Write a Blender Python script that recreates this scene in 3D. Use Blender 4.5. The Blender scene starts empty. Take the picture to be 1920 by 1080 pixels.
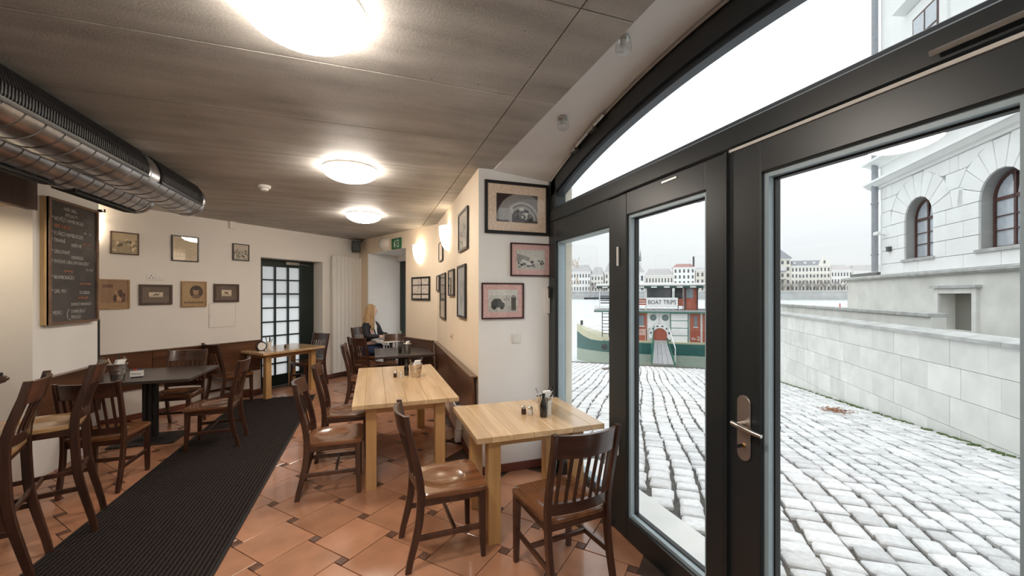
import bpy, bmesh, math, random
from mathutils import Vector, Matrix
random.seed(7)
R = math.radians
sc = bpy.context.scene
C = sc.collection

# ------------------------------------------------------------------ camera
cam_d = bpy.data.cameras.new('camera'); cam = bpy.data.objects.new('camera', cam_d); C.objects.link(cam)
cam.location = (0, 0, 1.65); cam.rotation_euler = (R(90), 0, R(-19.3))
cam_d.sensor_width = 36; cam_d.lens = 36*750/1920; cam_d.shift_y = 13/1920
cam_d.clip_start = .02; cam_d.clip_end = 3000
sc.camera = cam
# ------------------------------------------------------------------ sky (overcast: brighter towards the zenith)
SKY_H, SKY_K = .71, 2.0
w = bpy.data.worlds.new('world'); sc.world = w; w.use_nodes = True
nt = w.node_tree; nt.nodes.clear()
tc = nt.nodes.new('ShaderNodeTexCoord'); sx = nt.nodes.new('ShaderNodeSeparateXYZ')
nt.links.new(tc.outputs['Generated'], sx.inputs[0])
mr = nt.nodes.new('ShaderNodeMapRange'); mr.inputs['From Min'].default_value = 0; mr.inputs['From Max'].default_value = 1
mr.inputs['To Min'].default_value = SKY_H; mr.inputs['To Max'].default_value = SKY_H*(1+SKY_K)
nt.links.new(sx.outputs['Z'], mr.inputs['Value'])
bgn = nt.nodes.new('ShaderNodeBackground'); bgn.inputs['Color'].default_value = (.955, .975, 1, 1)
nt.links.new(mr.outputs[0], bgn.inputs['Strength'])
wo = nt.nodes.new('ShaderNodeOutputWorld'); nt.links.new(bgn.outputs[0], wo.inputs[0])
# ------------------------------------------------------------------ exposure
vs = sc.view_settings; vs.view_transform = 'Standard'; vs.look = 'None'; vs.gamma = 1; vs.exposure = 0.35
vs.use_curve_mapping = False
sc.cycles.use_denoising = True
sc.cycles.max_bounces = 10; sc.cycles.diffuse_bounces = 5; sc.cycles.transparent_max_bounces = 16
sc.cycles.sample_clamp_indirect = 6
LAMP = 40.0          # radiance of the lamp glasses
LAMP_COL = (1, .90, .79)

# ================================================================== helpers
class MB:
    def __init__(s): s.v = []; s.f = []; s.mi = []; s.cur = 0
    def add(s, vs, fs, M=None):
        n = len(s.v)
        for p in vs:
            p = Vector(p)
            s.v.append(tuple(M @ p) if M else tuple(p))
        for f in fs: s.f.append([i+n for i in f]); s.mi.append(s.cur)
        return s
    def box(s, x0, x1, y0, y1, z0, z1, M=None):
        return s.add([(x0,y0,z0),(x1,y0,z0),(x1,y1,z0),(x0,y1,z0),(x0,y0,z1),(x1,y0,z1),(x1,y1,z1),(x0,y1,z1)],
                     [(0,3,2,1),(4,5,6,7),(0,1,5,4),(1,2,6,5),(2,3,7,6),(3,0,4,7)], M)
    def rings(s, rs, M=None, closed=False, caps=True):
        n = len(rs[0]); vs = [p for r in rs for p in r]; fs = []
        m = len(rs)
        for k in range(m if closed else m-1):
            k2 = (k+1) % m
            for i in range(n):
                j = (i+1) % n
                fs.append((k*n+i, k*n+j, k2*n+j, k2*n+i))
        if caps and not closed:
            fs.append(tuple(range(n-1, -1, -1))); fs.append(tuple((m-1)*n+i for i in range(n)))
        return s.add(vs, fs, M)
    def prism(s, poly, z0, z1, M=None):
        return s.rings([[(x,y,z0) for x,y in poly], [(x,y,z1) for x,y in poly]], M)
    def lathe(s, prof, n=24, M=None, a0=0, a1=2*math.pi, caps=True):
        rs = []
        for r, z in prof: rs.append([(r*math.cos(2*math.pi*i/n), r*math.sin(2*math.pi*i/n), z) for i in range(n)])
        return s.rings(rs, M, caps=caps)
    def tube(s, pts, r, n=8, M=None, closed=False):
        pts = [Vector(p) for p in pts]; rs = []; up = None
        for i, p in enumerate(pts):
            a = pts[i-1] if i > 0 else (pts[-1] if closed else p)
            b = pts[i+1] if i < len(pts)-1 else (pts[0] if closed else p)
            d = (b-a).normalized()
            if up is None:
                up = d.orthogonal().normalized()
            up = (up - d*up.dot(d)).normalized(); sd = d.cross(up)
            rr = r[i] if isinstance(r, (list, tuple)) else r
            rs.append([tuple(p+(up*math.cos(2*math.pi*k/n)+sd*math.sin(2*math.pi*k/n))*rr) for k in range(n)])
        return s.rings(rs, M, closed=closed)
    def mesh(s, name, smooth=False, bevel=0, seg=1):
        me = bpy.data.meshes.new(name); me.from_pydata(s.v, [], s.f)
        bm = bmesh.new(); bm.from_mesh(me)
        for i, f in enumerate(bm.faces): f.material_index = s.mi[i] if i < len(s.mi) else 0
        bmesh.ops.recalc_face_normals(bm, faces=bm.faces)
        if bevel:
            es = [e for e in bm.edges if len(e.link_faces) == 2 and e.calc_face_angle(0) > .6]
            bmesh.ops.bevel(bm, geom=es, offset=bevel, segments=seg, affect='EDGES', clamp_overlap=True)
        if smooth:
            for f in bm.faces: f.smooth = True
            for e in bm.edges:
                if len(e.link_faces) == 2 and e.calc_face_angle(0) > R(38): e.smooth = False
        bm.to_mesh(me); bm.free()
        return me
    def build(s, name, mat, parent=None, smooth=False, bevel=0, seg=1):
        me = s.mesh(name, smooth, bevel, seg)
        for m in (mat if isinstance(mat, (list, tuple)) else [mat]): me.materials.append(m)
        return link(name, me, parent)
def link(name, data, parent=None, loc=None, rot=None, scale=None):
    o = bpy.data.objects.new(name, data); C.objects.link(o)
    if parent: o.parent = parent
    if loc is not None: o.location = loc
    if rot is not None: o.rotation_euler = rot
    if scale is not None: o.scale = scale
    return o
def tag(o, label=None, cat=None, group=None, kind=None):
    if label: o['label'] = label
    if cat: o['category'] = cat
    if group: o['group'] = group
    if kind: o['kind'] = kind
    return o
def thing(name, label, cat, loc=(0,0,0), rz=0, group=None):
    o = bpy.data.objects.new(name, None); C.objects.link(o); o.location = loc; o.rotation_euler = (0,0,rz)
    o.empty_display_size = .05
    return tag(o, label, cat, group)
def struct(o, label=None):
    o['kind'] = 'structure'
    if label: o['label'] = label
    return o
def dup(root, label, loc, rz, group=None, scale=None):
    r = root.copy(); C.objects.link(r); r.location = loc; r.rotation_euler = (0,0,rz)
    if scale: r.scale = scale
    tag(r, label, None, group)
    for ch in list(root.children):
        c = ch.copy(); C.objects.link(c); c.parent = r
        for g in list(ch.children):
            d = g.copy(); C.objects.link(d); d.parent = c
    return r
def T(x=0, y=0, z=0, rz=0, rx=0, ry=0):
    return Matrix.Translation((x,y,z)) @ Matrix.Rotation(rz,4,'Z') @ Matrix.Rotation(ry,4,'Y') @ Matrix.Rotation(rx,4,'X')
def crect(cx, cy, z, wx, wy, ch=.004):
    a, b = wx/2, wy/2; ch = min(ch, a*.8, b*.8)
    return [(cx-a+ch,cy-b,z),(cx+a-ch,cy-b,z),(cx+a,cy-b+ch,z),(cx+a,cy+b-ch,z),(cx+a-ch,cy+b,z),(cx-a+ch,cy+b,z),(cx-a,cy+b-ch,z),(cx-a,cy-b+ch,z)]
def bar(p0, p1, wx, wy, ch=.003):
    """a chamfered bar between two points; wx across, wy the other way"""
    p0, p1 = Vector(p0), Vector(p1); d = (p1-p0).normalized()
    up = Vector((0,0,1)) if abs(d.z) < .9 else Vector((0,1,0))
    sd = d.cross(up).normalized(); up = sd.cross(d)
    rs = []
    for p in (p0, p1): rs.append([tuple(p+sd*q[0]+up*q[1]) for q in crect(0,0,0,wx,wy,ch)])
    return rs

# ------------------------------------------------------------------ materials
def new_mat(name):
    m = bpy.data.materials.new(name); m.use_nodes = True
    n = m.node_tree; b = n.nodes['Principled BSDF']
    return m, n, b
def N(n, t, **kw):
    x = n.nodes.new('ShaderNode'+t)
    for k, v in kw.items(): setattr(x, k, v)
    return x
def coords(n, scale=(1,1,1), rot=(0,0,0), kind='Object', randomize=False):
    tc = N(n,'TexCoord'); mp = N(n,'Mapping'); mp.inputs['Scale'].default_value = scale; mp.inputs['Rotation'].default_value = rot
    n.links.new(tc.outputs[kind], mp.inputs[0])
    if randomize:
        oi = N(n,'ObjectInfo'); mu = N(n,'Math', operation='MULTIPLY'); mu.inputs[1].default_value = 37
        n.links.new(oi.outputs['Random'], mu.inputs[0]); cb = N(n,'CombineXYZ')
        n.links.new(mu.outputs[0], cb.inputs[0]); n.links.new(mu.outputs[0], cb.inputs[1]); n.links.new(cb.outputs[0], mp.inputs['Location'])
    return mp.outputs[0]
def ramp(n, fac, cols):
    r = N(n,'ValToRGB'); n.links.new(fac, r.inputs[0])
    while len(r.color_ramp.elements) < len(cols): r.color_ramp.elements.new(.5)
    for e, (p, c) in zip(r.color_ramp.elements, cols): e.position = p; e.color = (*c, 1)
    return r.outputs[0]
def bump(n, b, h, strength=.2, dist=.01):
    bp = N(n,'Bump'); bp.inputs['Strength'].default_value = strength; bp.inputs['Distance'].default_value = dist
    n.links.new(h, bp.inputs['Height']); n.links.new(bp.outputs[0], b.inputs['Normal'])
def hue_var(n, col, amt):
    """shift the brightness of a colour by the object's random number"""
    oi = N(n,'ObjectInfo'); mr = N(n,'MapRange'); mr.inputs['To Min'].default_value = 1-amt; mr.inputs['To Max'].default_value = 1+amt
    n.links.new(oi.outputs['Random'], mr.inputs[0])
    mx = N(n,'VectorMath', operation='SCALE'); n.links.new(col, mx.inputs[0]); n.links.new(mr.outputs[0], mx.inputs['Scale'])
    return mx.outputs[0]
def flat(name, col, rough=.5, metal=0, var=.06, vscale=6, bmp=0, bscale=80, rnd=0, coat=0, spec=.5):
    m, n, b = new_mat(name)
    co = coords(n, randomize=rnd > 0)
    no = N(n,'TexNoise'); no.inputs['Scale'].default_value = vscale; no.inputs['Detail'].default_value = 5; n.links.new(co, no.inputs['Vector'])
    c = ramp(n, no.outputs['Fac'], [(.3, [x*(1-var) for x in col]), (.7, [min(1,x*(1+var)) for x in col])])
    if rnd: c = hue_var(n, c, rnd)
    n.links.new(c, b.inputs['Base Color'])
    b.inputs['Roughness'].default_value = rough; b.inputs['Metallic'].default_value = metal
    b.inputs['Specular IOR Level'].default_value = spec
    b.inputs['Coat Weight'].default_value = coat; b.inputs['Coat Roughness'].default_value = .08
    if bmp:
        n2 = N(n,'TexNoise'); n2.inputs['Scale'].default_value = bscale; n2.inputs['Detail'].default_value = 4; n.links.new(co, n2.inputs['Vector'])
        bump(n, b, n2.outputs['Fac'], bmp)
    return m
def wood(name, dark, light, axis=1, rough=.35, coat=.3, scale=10, rnd=.1, fine=.5):
    m, n, b = new_mat(name)
    s = [scale, scale, scale]; s[axis] = scale*.09
    co = coords(n, s, randomize=True)
    no = N(n,'TexNoise'); no.inputs['Scale'].default_value = 1; no.inputs['Detail'].default_value = 6; no.inputs['Distortion'].default_value = .6
    n.links.new(co, no.inputs['Vector'])
    s2 = [scale*12]*3; s2[axis] = scale*.35
    co2 = coords(n, s2, randomize=True); n2 = N(n,'TexNoise'); n2.inputs['Detail'].default_value = 2; n2.inputs['Scale'].default_value = 1; n.links.new(co2, n2.inputs['Vector'])
    ad = N(n,'Mix'); ad.inputs[0].default_value = fine*.5; n.links.new(no.outputs['Fac'], ad.inputs[2]); n.links.new(n2.outputs['Fac'], ad.inputs[3])
    c = ramp(n, ad.outputs[0], [(.33, dark), (.66, light)])
    c = hue_var(n, c, rnd)
    n.links.new(c, b.inputs['Base Color']); b.inputs['Roughness'].default_value = rough
    b.inputs['Coat Weight'].default_value = coat; b.inputs['Coat Roughness'].default_value = .12
    bump(n, b, n2.outputs['Fac'], .06)
    return m
def emit(name, col, strength):
    m, n, b = new_mat(name)
    b.inputs['Base Color'].default_value = (.9,.9,.88,1); b.inputs['Emission Color'].default_value = (*col,1); b.inputs['Emission Strength'].default_value = strength
    return m
def pane(name, tint=(.97,.985,.98), rough=0.0, f0=.045):
    m = bpy.data.materials.new(name); m.use_nodes = True; n = m.node_tree; n.nodes.clear()
    tr = N(n,'BsdfTransparent'); tr.inputs[0].default_value = (*tint,1)
    gl = N(n,'BsdfGlossy'); gl.inputs['Roughness'].default_value = rough
    lw = N(n,'LayerWeight'); lw.inputs[0].default_value = .5; pw = N(n,'Math', operation='POWER'); pw.inputs[1].default_value = 5; n.links.new(lw.outputs['Facing'], pw.inputs[0])
    fr = N(n,'Math', operation='MULTIPLY_ADD'); fr.inputs[1].default_value = .9; fr.inputs[2].default_value = f0; n.links.new(pw.outputs[0], fr.inputs[0])
    mx = N(n,'MixShader'); n.links.new(fr.outputs[0], mx.inputs[0]); n.links.new(tr.outputs[0], mx.inputs[1]); n.links.new(gl.outputs[0], mx.inputs[2])
    o = N(n,'OutputMaterial'); n.links.new(mx.outputs[0], o.inputs[0]); return m
def frosted(name, col=(.95,.96,.95)):
    m = bpy.data.materials.new(name); m.use_nodes = True; n = m.node_tree; n.nodes.clear()
    tl = N(n,'BsdfTranslucent'); tl.inputs[0].default_value = (*col,1); tr = N(n,'BsdfTransparent'); tr.inputs[0].default_value = (*col,1)
    mx = N(n,'MixShader'); mx.inputs[0].default_value = .45; n.links.new(tl.outputs[0], mx.inputs[1]); n.links.new(tr.outputs[0], mx.inputs[2])
    o = N(n,'OutputMaterial'); n.links.new(mx.outputs[0], o.inputs[0]); return m
def painted(name, rough=.5, coat=0, noise=.12, nscale=40):
    """flat print: colours from the mesh, with a little paper grain"""
    m, n, b = new_mat(name)
    at = N(n,'VertexColor'); at.layer_name = 'Col'
    no = N(n,'TexNoise'); no.inputs['Scale'].default_value = nscale; no.inputs['Detail'].default_value = 6; n.links.new(coords(n), no.inputs['Vector'])
    mr = N(n,'MapRange'); mr.inputs['From Min'].default_value = .3; mr.inputs['From Max'].default_value = .7; mr.inputs['To Min'].default_value = 1-noise; mr.inputs['To Max'].default_value = 1+noise*1.4
    n.links.new(no.outputs['Fac'], mr.inputs[0])
    mx = N(n,'VectorMath', operation='SCALE'); n.links.new(at.outputs[0], mx.inputs[0]); n.links.new(mr.outputs[0], mx.inputs['Scale'])
    n.links.new(mx.outputs[0], b.inputs['Base Color']); b.inputs['Roughness'].default_value = rough
    b.inputs['Coat Weight'].default_value = coat; b.inputs['Coat Roughness'].default_value = .02
    return m

def concrete(name):
    m, n, b = new_mat(name)
    co = coords(n); st = coords(n, (.5,3.2,1))
    a = N(n,'TexNoise'); a.inputs['Scale'].default_value = 1.6; a.inputs['Detail'].default_value = 8; a.inputs['Roughness'].default_value = .62; n.links.new(co, a.inputs['Vector'])
    s = N(n,'TexNoise'); s.inputs['Scale'].default_value = 2.2; s.inputs['Detail'].default_value = 6; n.links.new(st, s.inputs['Vector'])
    f = N(n,'TexNoise'); f.inputs['Scale'].default_value = 90; f.inputs['Detail'].default_value = 3; n.links.new(co, f.inputs['Vector'])
    m1 = N(n,'Mix'); m1.inputs[0].default_value = .5; n.links.new(a.outputs['Fac'], m1.inputs[2]); n.links.new(s.outputs['Fac'], m1.inputs[3])
    m2 = N(n,'Mix'); m2.inputs[0].default_value = .22; n.links.new(m1.outputs[0], m2.inputs[2]); n.links.new(f.outputs['Fac'], m2.inputs[3])
    c = ramp(n, m2.outputs[0], [(.34,(.24,.222,.20)), (.5,(.40,.38,.35)), (.66,(.54,.52,.49))])
    vo = N(n,'TexVoronoi'); vo.inputs['Scale'].default_value = 7; n.links.new(co, vo.inputs['Vector'])
    hole = N(n,'Math', operation='GREATER_THAN'); hole.inputs[1].default_value = .028; n.links.new(vo.outputs['Distance'], hole.inputs[0])
    mm = N(n,'Mix', data_type='RGBA'); n.links.new(hole.outputs[0], mm.inputs[0]); mm.inputs[6].default_value = (.07,.065,.06,1); n.links.new(c, mm.inputs[7])
    n.links.new(mm.outputs[2], b.inputs['Base Color']); b.inputs['Roughness'].default_value = .62
    bump(n, b, m2.outputs[0], .25, .02)
    return m
def carpet(name):
    m, n, b = new_mat(name)
    co = coords(n)
    wv = N(n,'TexWave', wave_type='BANDS', bands_direction='X'); wv.inputs['Scale'].default_value = 11; wv.inputs['Distortion'].default_value = 1.5; wv.inputs['Detail'].default_value = 2; wv.inputs['Detail Scale'].default_value = 6
    n.links.new(co, wv.inputs['Vector'])
    no = N(n,'TexNoise'); no.inputs['Scale'].default_value = 220; n.links.new(co, no.inputs['Vector'])
    mx = N(n,'Mix'); mx.inputs[0].default_value = .5; n.links.new(wv.outputs['Fac'], mx.inputs[2]); n.links.new(no.outputs['Fac'], mx.inputs[3])
    c = ramp(n, mx.outputs[0], [(.25,(.010,.008,.008)), (.75,(.050,.040,.038))])
    n.links.new(c, b.inputs['Base Color']); b.inputs['Roughness'].default_value = .95; b.inputs['Specular IOR Level'].default_value = .1
    bump(n, b, mx.outputs[0], .8, .01)
    return m

PLASTER = flat('white_plaster', (.83,.80,.76), .75, var=.02, vscale=2, bmp=.05, bscale=180)
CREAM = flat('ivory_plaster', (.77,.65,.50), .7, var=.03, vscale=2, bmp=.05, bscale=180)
WHITE_P = flat('pier_white_plaster', (.88,.88,.87), .75, var=.02, vscale=3, bmp=.05, bscale=180)
CONC = concrete('board_marked_concrete')
GROUT = flat('dark_grout', (.09,.06,.045), .9)
TILE = flat('terracotta_tile', (.46,.225,.13), .26, var=.14, vscale=5, bmp=.02, bscale=30, rnd=.12, coat=.45)
INSERT = flat('brown_insert_tile', (.14,.065,.04), .4, var=.35, vscale=60, rnd=.15)
RUG = carpet('ribbed_carpet')
OAK = wood('pale_oak', (.52,.33,.17), (.74,.53,.31), 1, .24, .5, 9, .16)
OAKZ = wood('pale_oak_upright', (.47,.26,.10), (.66,.41,.18), 2, .4, .2, 9, .06)
OAKX = wood('pale_oak_cross', (.45,.25,.10), (.64,.40,.18), 0, .4, .2, 9, .06)
DW = wood('dark_stained_wood', (.026,.010,.006), (.082,.032,.018), 2, .34, .5, 14, .12)
DWX = wood('dark_stained_cross_wood', (.028,.011,.007), (.095,.037,.020), 0, .32, .5, 14, .12)
SEATW = wood('polished_seat_wood', (.085,.031,.013), (.25,.105,.045), 1, .2, .8, 9, .12)
STOOLSEAT = wood('glare_pale_seat_wood', (.34,.19,.085), (.56,.35,.17), 1, .3, .5, 9, .05)  # stool seats: reflected light is put into a paler wood colour
PANELW = wood('dark_panel_wood', (.055,.022,.012), (.16,.07,.034), 0, .35, .4, 8, .05)
FASCIA = wood('dark_fascia_wood', (.03,.013,.008), (.065,.03,.018), 2, .45, .2, 9, .05)
LAMIN = flat('dark_laminate', (.055,.045,.042), .3, var=.1, vscale=30)
BLACK = flat('black_metal', (.012,.012,.013), .42)
BLACKP = flat('black_plastic', (.014,.014,.015), .5)
ANTH = flat('anthracite_frame_paint', (.017,.022,.025), .34, var=.05)
GREEN_F = flat('dark_green_frame_paint', (.012,.022,.020), .4)
GASKET = flat('pale_grey_glazing_bead', (.34,.44,.50), .4)
CHROME = flat('brushed_steel', (.62,.60,.57), .28, 1, var=.05, vscale=40)
ZINC = flat('galvanised_duct', (.52,.52,.53), .27, 1, var=.25, vscale=7, bmp=.03, bscale=20)
BRASS = flat('brass', (.7,.48,.2), .3, 1)
WPLAST = flat('white_plastic', (.82,.81,.79), .4, var=.02)
WENAM = flat('white_enamel', (.80,.775,.73), .33, var=.02)
PAPER = flat('white_paper', (.85,.84,.82), .8, var=.03)
GLASS = pane('clear_glass')
PGLASS = pane('picture_glass', (1,1,1), 0.0, .022)
CLEAR = pane('clear_lamp_glass', (.93,.95,.95))
FROST = frosted('frosted_glass')
LAMPG = emit('lit_opal_glass', LAMP_COL, LAMP)
SCONG = emit('lit_sconce_glass', (1,.80,.58), 4.5)
OPAL = flat('unlit_opal_glass', (.75,.69,.62), .25, var=.02)
PRINT = painted('framed_print', .45, .9)
PRINTM = painted('flat_print', .6)
CHALKB = flat('chalkboard_slate', (.055,.05,.048), .22, var=.35, vscale=4, coat=.4)
CHALK = flat('white_chalk', (.52,.51,.49), .95)
CHALKO = flat('orange_chalk', (.55,.22,.12), .95)

def paint(polys, name, mat, parent, step=.0001):
    """flat print lying in local xz, facing -y; polys = [(points, colour)] from back to front"""
    me = bpy.data.meshes.new(name); vs = []; fs = []; cols = []
    for k, (pts, col) in enumerate(polys):
        n0 = len(vs)
        for x, z in pts: vs.append((x, -step*k, z))
        fs.append(tuple(range(n0, len(vs)))); cols.append((len(pts), col))
    me.from_pydata(vs, [], fs)
    ca = me.color_attributes.new('Col', 'FLOAT_COLOR', 'CORNER'); i = 0
    for n, col in cols:
        for _ in range(n): ca.data[i].color = (*col, 1); i += 1
    me.materials.append(mat)
    return link(name, me, parent)
def rc(x0, z0, x1, z1): return [(x0,z0),(x1,z0),(x1,z1),(x0,z1)]
def ell(cx, cz, rx, rz, n=24, a0=0, a1=360): return [(cx+rx*math.cos(R(a0+(a1-a0)*i/(n-(a1-a0 < 360)))), cz+rz*math.sin(R(a0+(a1-a0)*i/(n-(a1-a0 < 360))))) for i in range(n)]
def text(name, body, size, mat, parent, M, align='LEFT', extrude=.0008, sx=1.0, space=1.0, shear=0):
    cu = bpy.data.curves.new(name, 'FONT'); cu.body = body; cu.size = size; cu.align_x = align; cu.extrude = extrude
    cu.resolution_u = 3; cu.space_character = space; cu.shear = shear; cu.materials.append(mat)
    tmp = bpy.data.objects.new(name, cu); C.objects.link(tmp); bpy.context.view_layer.update()
    me = bpy.data.meshes.new_from_object(tmp.evaluated_get(bpy.context.evaluated_depsgraph_get())); bpy.data.objects.remove(tmp)
    o = link(name, me, parent); o.matrix_local = M @ Matrix.Rotation(R(90),4,'X') @ Matrix.Diagonal((sx,1,1,1))
    return o

# ================================================================== plan of the room
CEIL = 2.81
D1 = Vector((-2.771,6.842)); dD = Vector((.7331,.6801)); nD = Vector((-.6801,.7331))          # back wall (runs diagonally)
C2 = Vector((1.01,6.577)); dB = Vector((-.4393,.8983)); nB = Vector((.8983,.4393))            # end wall
C3 = Vector((.92,3.55)); dA = (C2-C3).normalized(); nA = Vector((dA.y,-dA.x))                 # wall with the sconces
det = dD.x*(-dB.y)+dB.x*dD.y
rhs = C2-D1
tD = (rhs.x*(-dB.y)+dB.x*rhs.y)/det
CORN = D1+dD*tD; tB = (CORN-C2).dot(dB); tA = (C2-C3).length
WALL = {'D': (D1,dD,nD,math.atan2(dD.y,dD.x)), 'B': (C2,dB,nB,math.atan2(-dB.y,-dB.x)), 'A': (C3,dA,nA,math.atan2(-dA.y,-dA.x)),
        'K': (Vector((-2.2,-1.7)),Vector((1,0)),Vector((0,-1)),math.pi),
        'P': (Vector((0,3.55)),Vector((1,0)),Vector((0,1)),0.0), 'L': (Vector((-2.82,0)),Vector((0,1)),Vector((-1,0)),R(90))}
def on(wl, t, z, off=0):
    P, d, n, a = WALL[wl]; q = P+d*t-n*off
    return (q.x, q.y, z)
def rot(wl): return WALL[wl][3]
def slab(wl, t0, t1, z0, z1, o0=0, o1=.3):
    """wall piece: from the face (o0) outward to o1"""
    P, d, n, a = WALL[wl]
    m = MB(); m.prism([tuple(P+d*t0+n*o0), tuple(P+d*t1+n*o0), tuple(P+d*t1+n*o1), tuple(P+d*t0+n*o1)], z0, z1); return m

# floor
f = MB(); f.box(-3.6,1.78,-1.7,10.2,-.2,-.012); floor = struct(f.build('floor', GROUT))
a_, b_ = .352, .062
ang = R(41.5); t1v = Vector((math.cos(ang), math.sin(ang))); t2v = Vector((math.sin(ang), -math.cos(ang)))
anchor = Vector((-.363,2.996))-t1v*(a_+b_/2)-t2v*(b_/2)
CAMF = Vector((math.sin(R(19.3)), math.cos(R(19.3)))); CAMR = Vector((math.cos(R(19.3)), -math.sin(R(19.3))))
def px(x, y, z):
    p = Vector((x,y)); d = p.dot(CAMF)
    if d < .05: return (9e9,9e9)
    return (960+750*p.dot(CAMR)/d, 553-750*(z-1.65)/d)
def tile_mesh(side, nm, g=.0025):
    m = MB(); h = side/2-g; c = .003
    rs = [[(-h,-h,-.012),(h,-h,-.012),(h,h,-.012),(-h,h,-.012)], [(-h,-h,-.0015),(h,-h,-.0015),(h,h,-.0015),(-h,h,-.0015)],
          [(-h+c,-h+c,0),(h-c,-h+c,0),(h-c,h-c,0),(-h+c,h-c,0)]]
    m.rings(rs); return m.mesh(nm)
tm = tile_mesh(a_, 'tile'); tm.materials.append(TILE); im = tile_mesh(b_, 'insert'); im.materials.append(INSERT)
spots = []
def inroom(p):
    if p.x > 1.60 or p.x < -3.4 or p.y < .6: return False
    if p.y > 3.45 and (p-C3).dot(nA) > -.02 and p.y < 6.7: return False
    if (p-C2).dot(nB) > .7: return False
    if (p-D1).dot(nD) > .0: return False
    return True
for i in range(-40, 41):
    for j in range(-40, 41):
        o = anchor+(t1v*a_+t2v*b_)*i+(-t1v*b_+t2v*a_)*j
        big = o+(t1v+t2v)*(a_/2); sm = o+t1v*(a_+b_/2)+t2v*(b_/2)
        for kd, p in (('t',big),('i',sm)):
            if not inroom(p): continue
            X, Y = px(p.x,p.y,0)
            if -160 < X < 2080 and Y < 1290: spots.append((p.length, kd, p))
spots.sort(key=lambda q: q[0])
cnt = {'t':0,'i':0}; far_t = MB(); far_i = MB()
for L, kd, p in spots:
    cnt[kd] += 1
    if cnt[kd] <= 300:
        link('floor_tile' if kd == 't' else 'insert_tile', tm if kd == 't' else im, floor, (p.x,p.y,random.uniform(-.0006,.0006)), (0,0,-ang if 0 else ang))

# ceiling : board-marked concrete panels with recessed joints
cm = MB(); cm.prism([(-3.6,-1.7),(1.06,-1.7),(1.06,3.55),(1.06,6.6),(1.6,7.6),(.9,9.6),(-.4,10.2),(-3.6,8.6)], CEIL+.012, CEIL+.35)
ceil = struct(cm.build('ceiling', CONC))
ys = [-1.7,-.85,-.09,.67,1.44,2.20,2.95,3.73,4.49,5.25,6.01,6.77,7.53,8.29,9.05,9.9]
for i in range(len(ys)-1):
    for x0, x1 in ((-3.6,.80),(.80,1.06)):
        if x0 > 0 and ys[i] > 3.5 and i % 1 == 0 and ys[i] > 6.2: continue
        p = MB(); g = .0025
        p.box(x0+g, x1-g, ys[i]+g, ys[i+1]-g, CEIL+random.uniform(0,.0022), CEIL+.02)
        p.build('concrete_panel', CONC, ceil, bevel=.002)
p = MB(); p.prism([(.805,6.78),(1.05,6.78),(1.3,7.4),(.7,9.6),(.4,9.6)], CEIL, CEIL+.02); p.build('concrete_panel', CONC, ceil)

# walls
pier = MB(); pier.prism([(C3.x,C3.y),(1.82,3.55),(1.82,6.9),(C2.x+.2,6.9),(C2.x,C2.y)], 0, 3.4)
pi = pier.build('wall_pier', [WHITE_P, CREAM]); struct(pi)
for poly in pi.data.polygons:                 # the room side of the pier gets the ivory tone, its end the white one
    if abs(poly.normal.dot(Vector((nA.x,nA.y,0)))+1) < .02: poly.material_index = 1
NT0, NT1, NZ, ND = .985, 2.47, 2.50, .75       # niche in the end wall
we = MB()
for q in (slab('B',0,NT0,0,CEIL+.2,0,ND+.1), slab('B',NT1,tB+.3,0,CEIL+.2,0,ND+.1), slab('B',NT0,NT1,NZ,CEIL+.2,0,ND+.1)): we.add(q.v, q.f)
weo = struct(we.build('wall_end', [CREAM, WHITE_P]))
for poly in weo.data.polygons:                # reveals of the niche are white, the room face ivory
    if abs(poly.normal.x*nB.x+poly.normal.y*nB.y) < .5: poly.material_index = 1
DT0, DT1, DZ, DDEP = 1.366, 2.545, 2.29, .27
wb = MB()
for q in (slab('D',-1.6,DT0,0,CEIL+.2), slab('D',DT1,tD+.5,0,CEIL+.2), slab('D',DT0,DT1,DZ,CEIL+.2)): wb.add(q.v, q.f)
struct(wb.build('wall_back', PLASTER))
wl = MB(); wl.box(-3.05,-2.82,4.72,5.62,0,CEIL+.1); struct(wl.build('wall_left', WHITE_P))
wi = MB(); wi.box(-3.72,-3.55,-1.7,6.6,0,CEIL+.1); wi.box(-3.55,-3.05,5.3,5.42,0,CEIL+.1); struct(wi.build('wall_left_inner', PLASTER))
wk = MB(); wk.box(-3.6,1.82,-1.85,-1.7,0,CEIL+.3); struct(wk.build('wall_behind', PLASTER))
wn = MB(); wn.box(1.06,1.82,-1.7,-.56,0,3.4); struct(wn.build('wall_right_near', WHITE_P))
# arched soffit over the glazed front
ARC_Y, ARC_R, ARC_TOP = 1.5, 6.05, 3.085
def arc_z(y, top=ARC_TOP, r=ARC_R): return top-(r-math.sqrt(max(0,r*r-(y-ARC_Y)**2)))
so = MB(); n = 36; rs = []
for i in range(n+1):
    y = -.56+(3.55+.56)*i/n; z = arc_z(y)
    rs.append([(1.06,y,max(z,2.80)),(1.82,y,z),(1.82,y,3.5),(1.06,y,3.5)])
so.rings(rs); struct(so.build('trim_arch_soffit', flat('brightened_soffit_plaster',(.92,.92,.92),.8,var=.01), smooth=True))  # soffit plaster made lighter to stand in for missing daylight
bb = MB(); bb.box(.915,1.62,3.535,3.55,0,.075); bb.build('baseboard_right', flat('red_brown_skirting_tile',(.16,.05,.035),.35)).__setitem__('kind','structure')
for nm, wlk, t0, t1 in (('baseboard_back','D',-1.5,DT0),('baseboard_corner','D',DT1,tD),('baseboard_end','B',0,NT0)):
    q = slab(wlk,t0,t1,0,.075,-.013,0); struct(q.build(nm, bpy.data.materials['red_brown_skirting_tile']))
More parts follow.
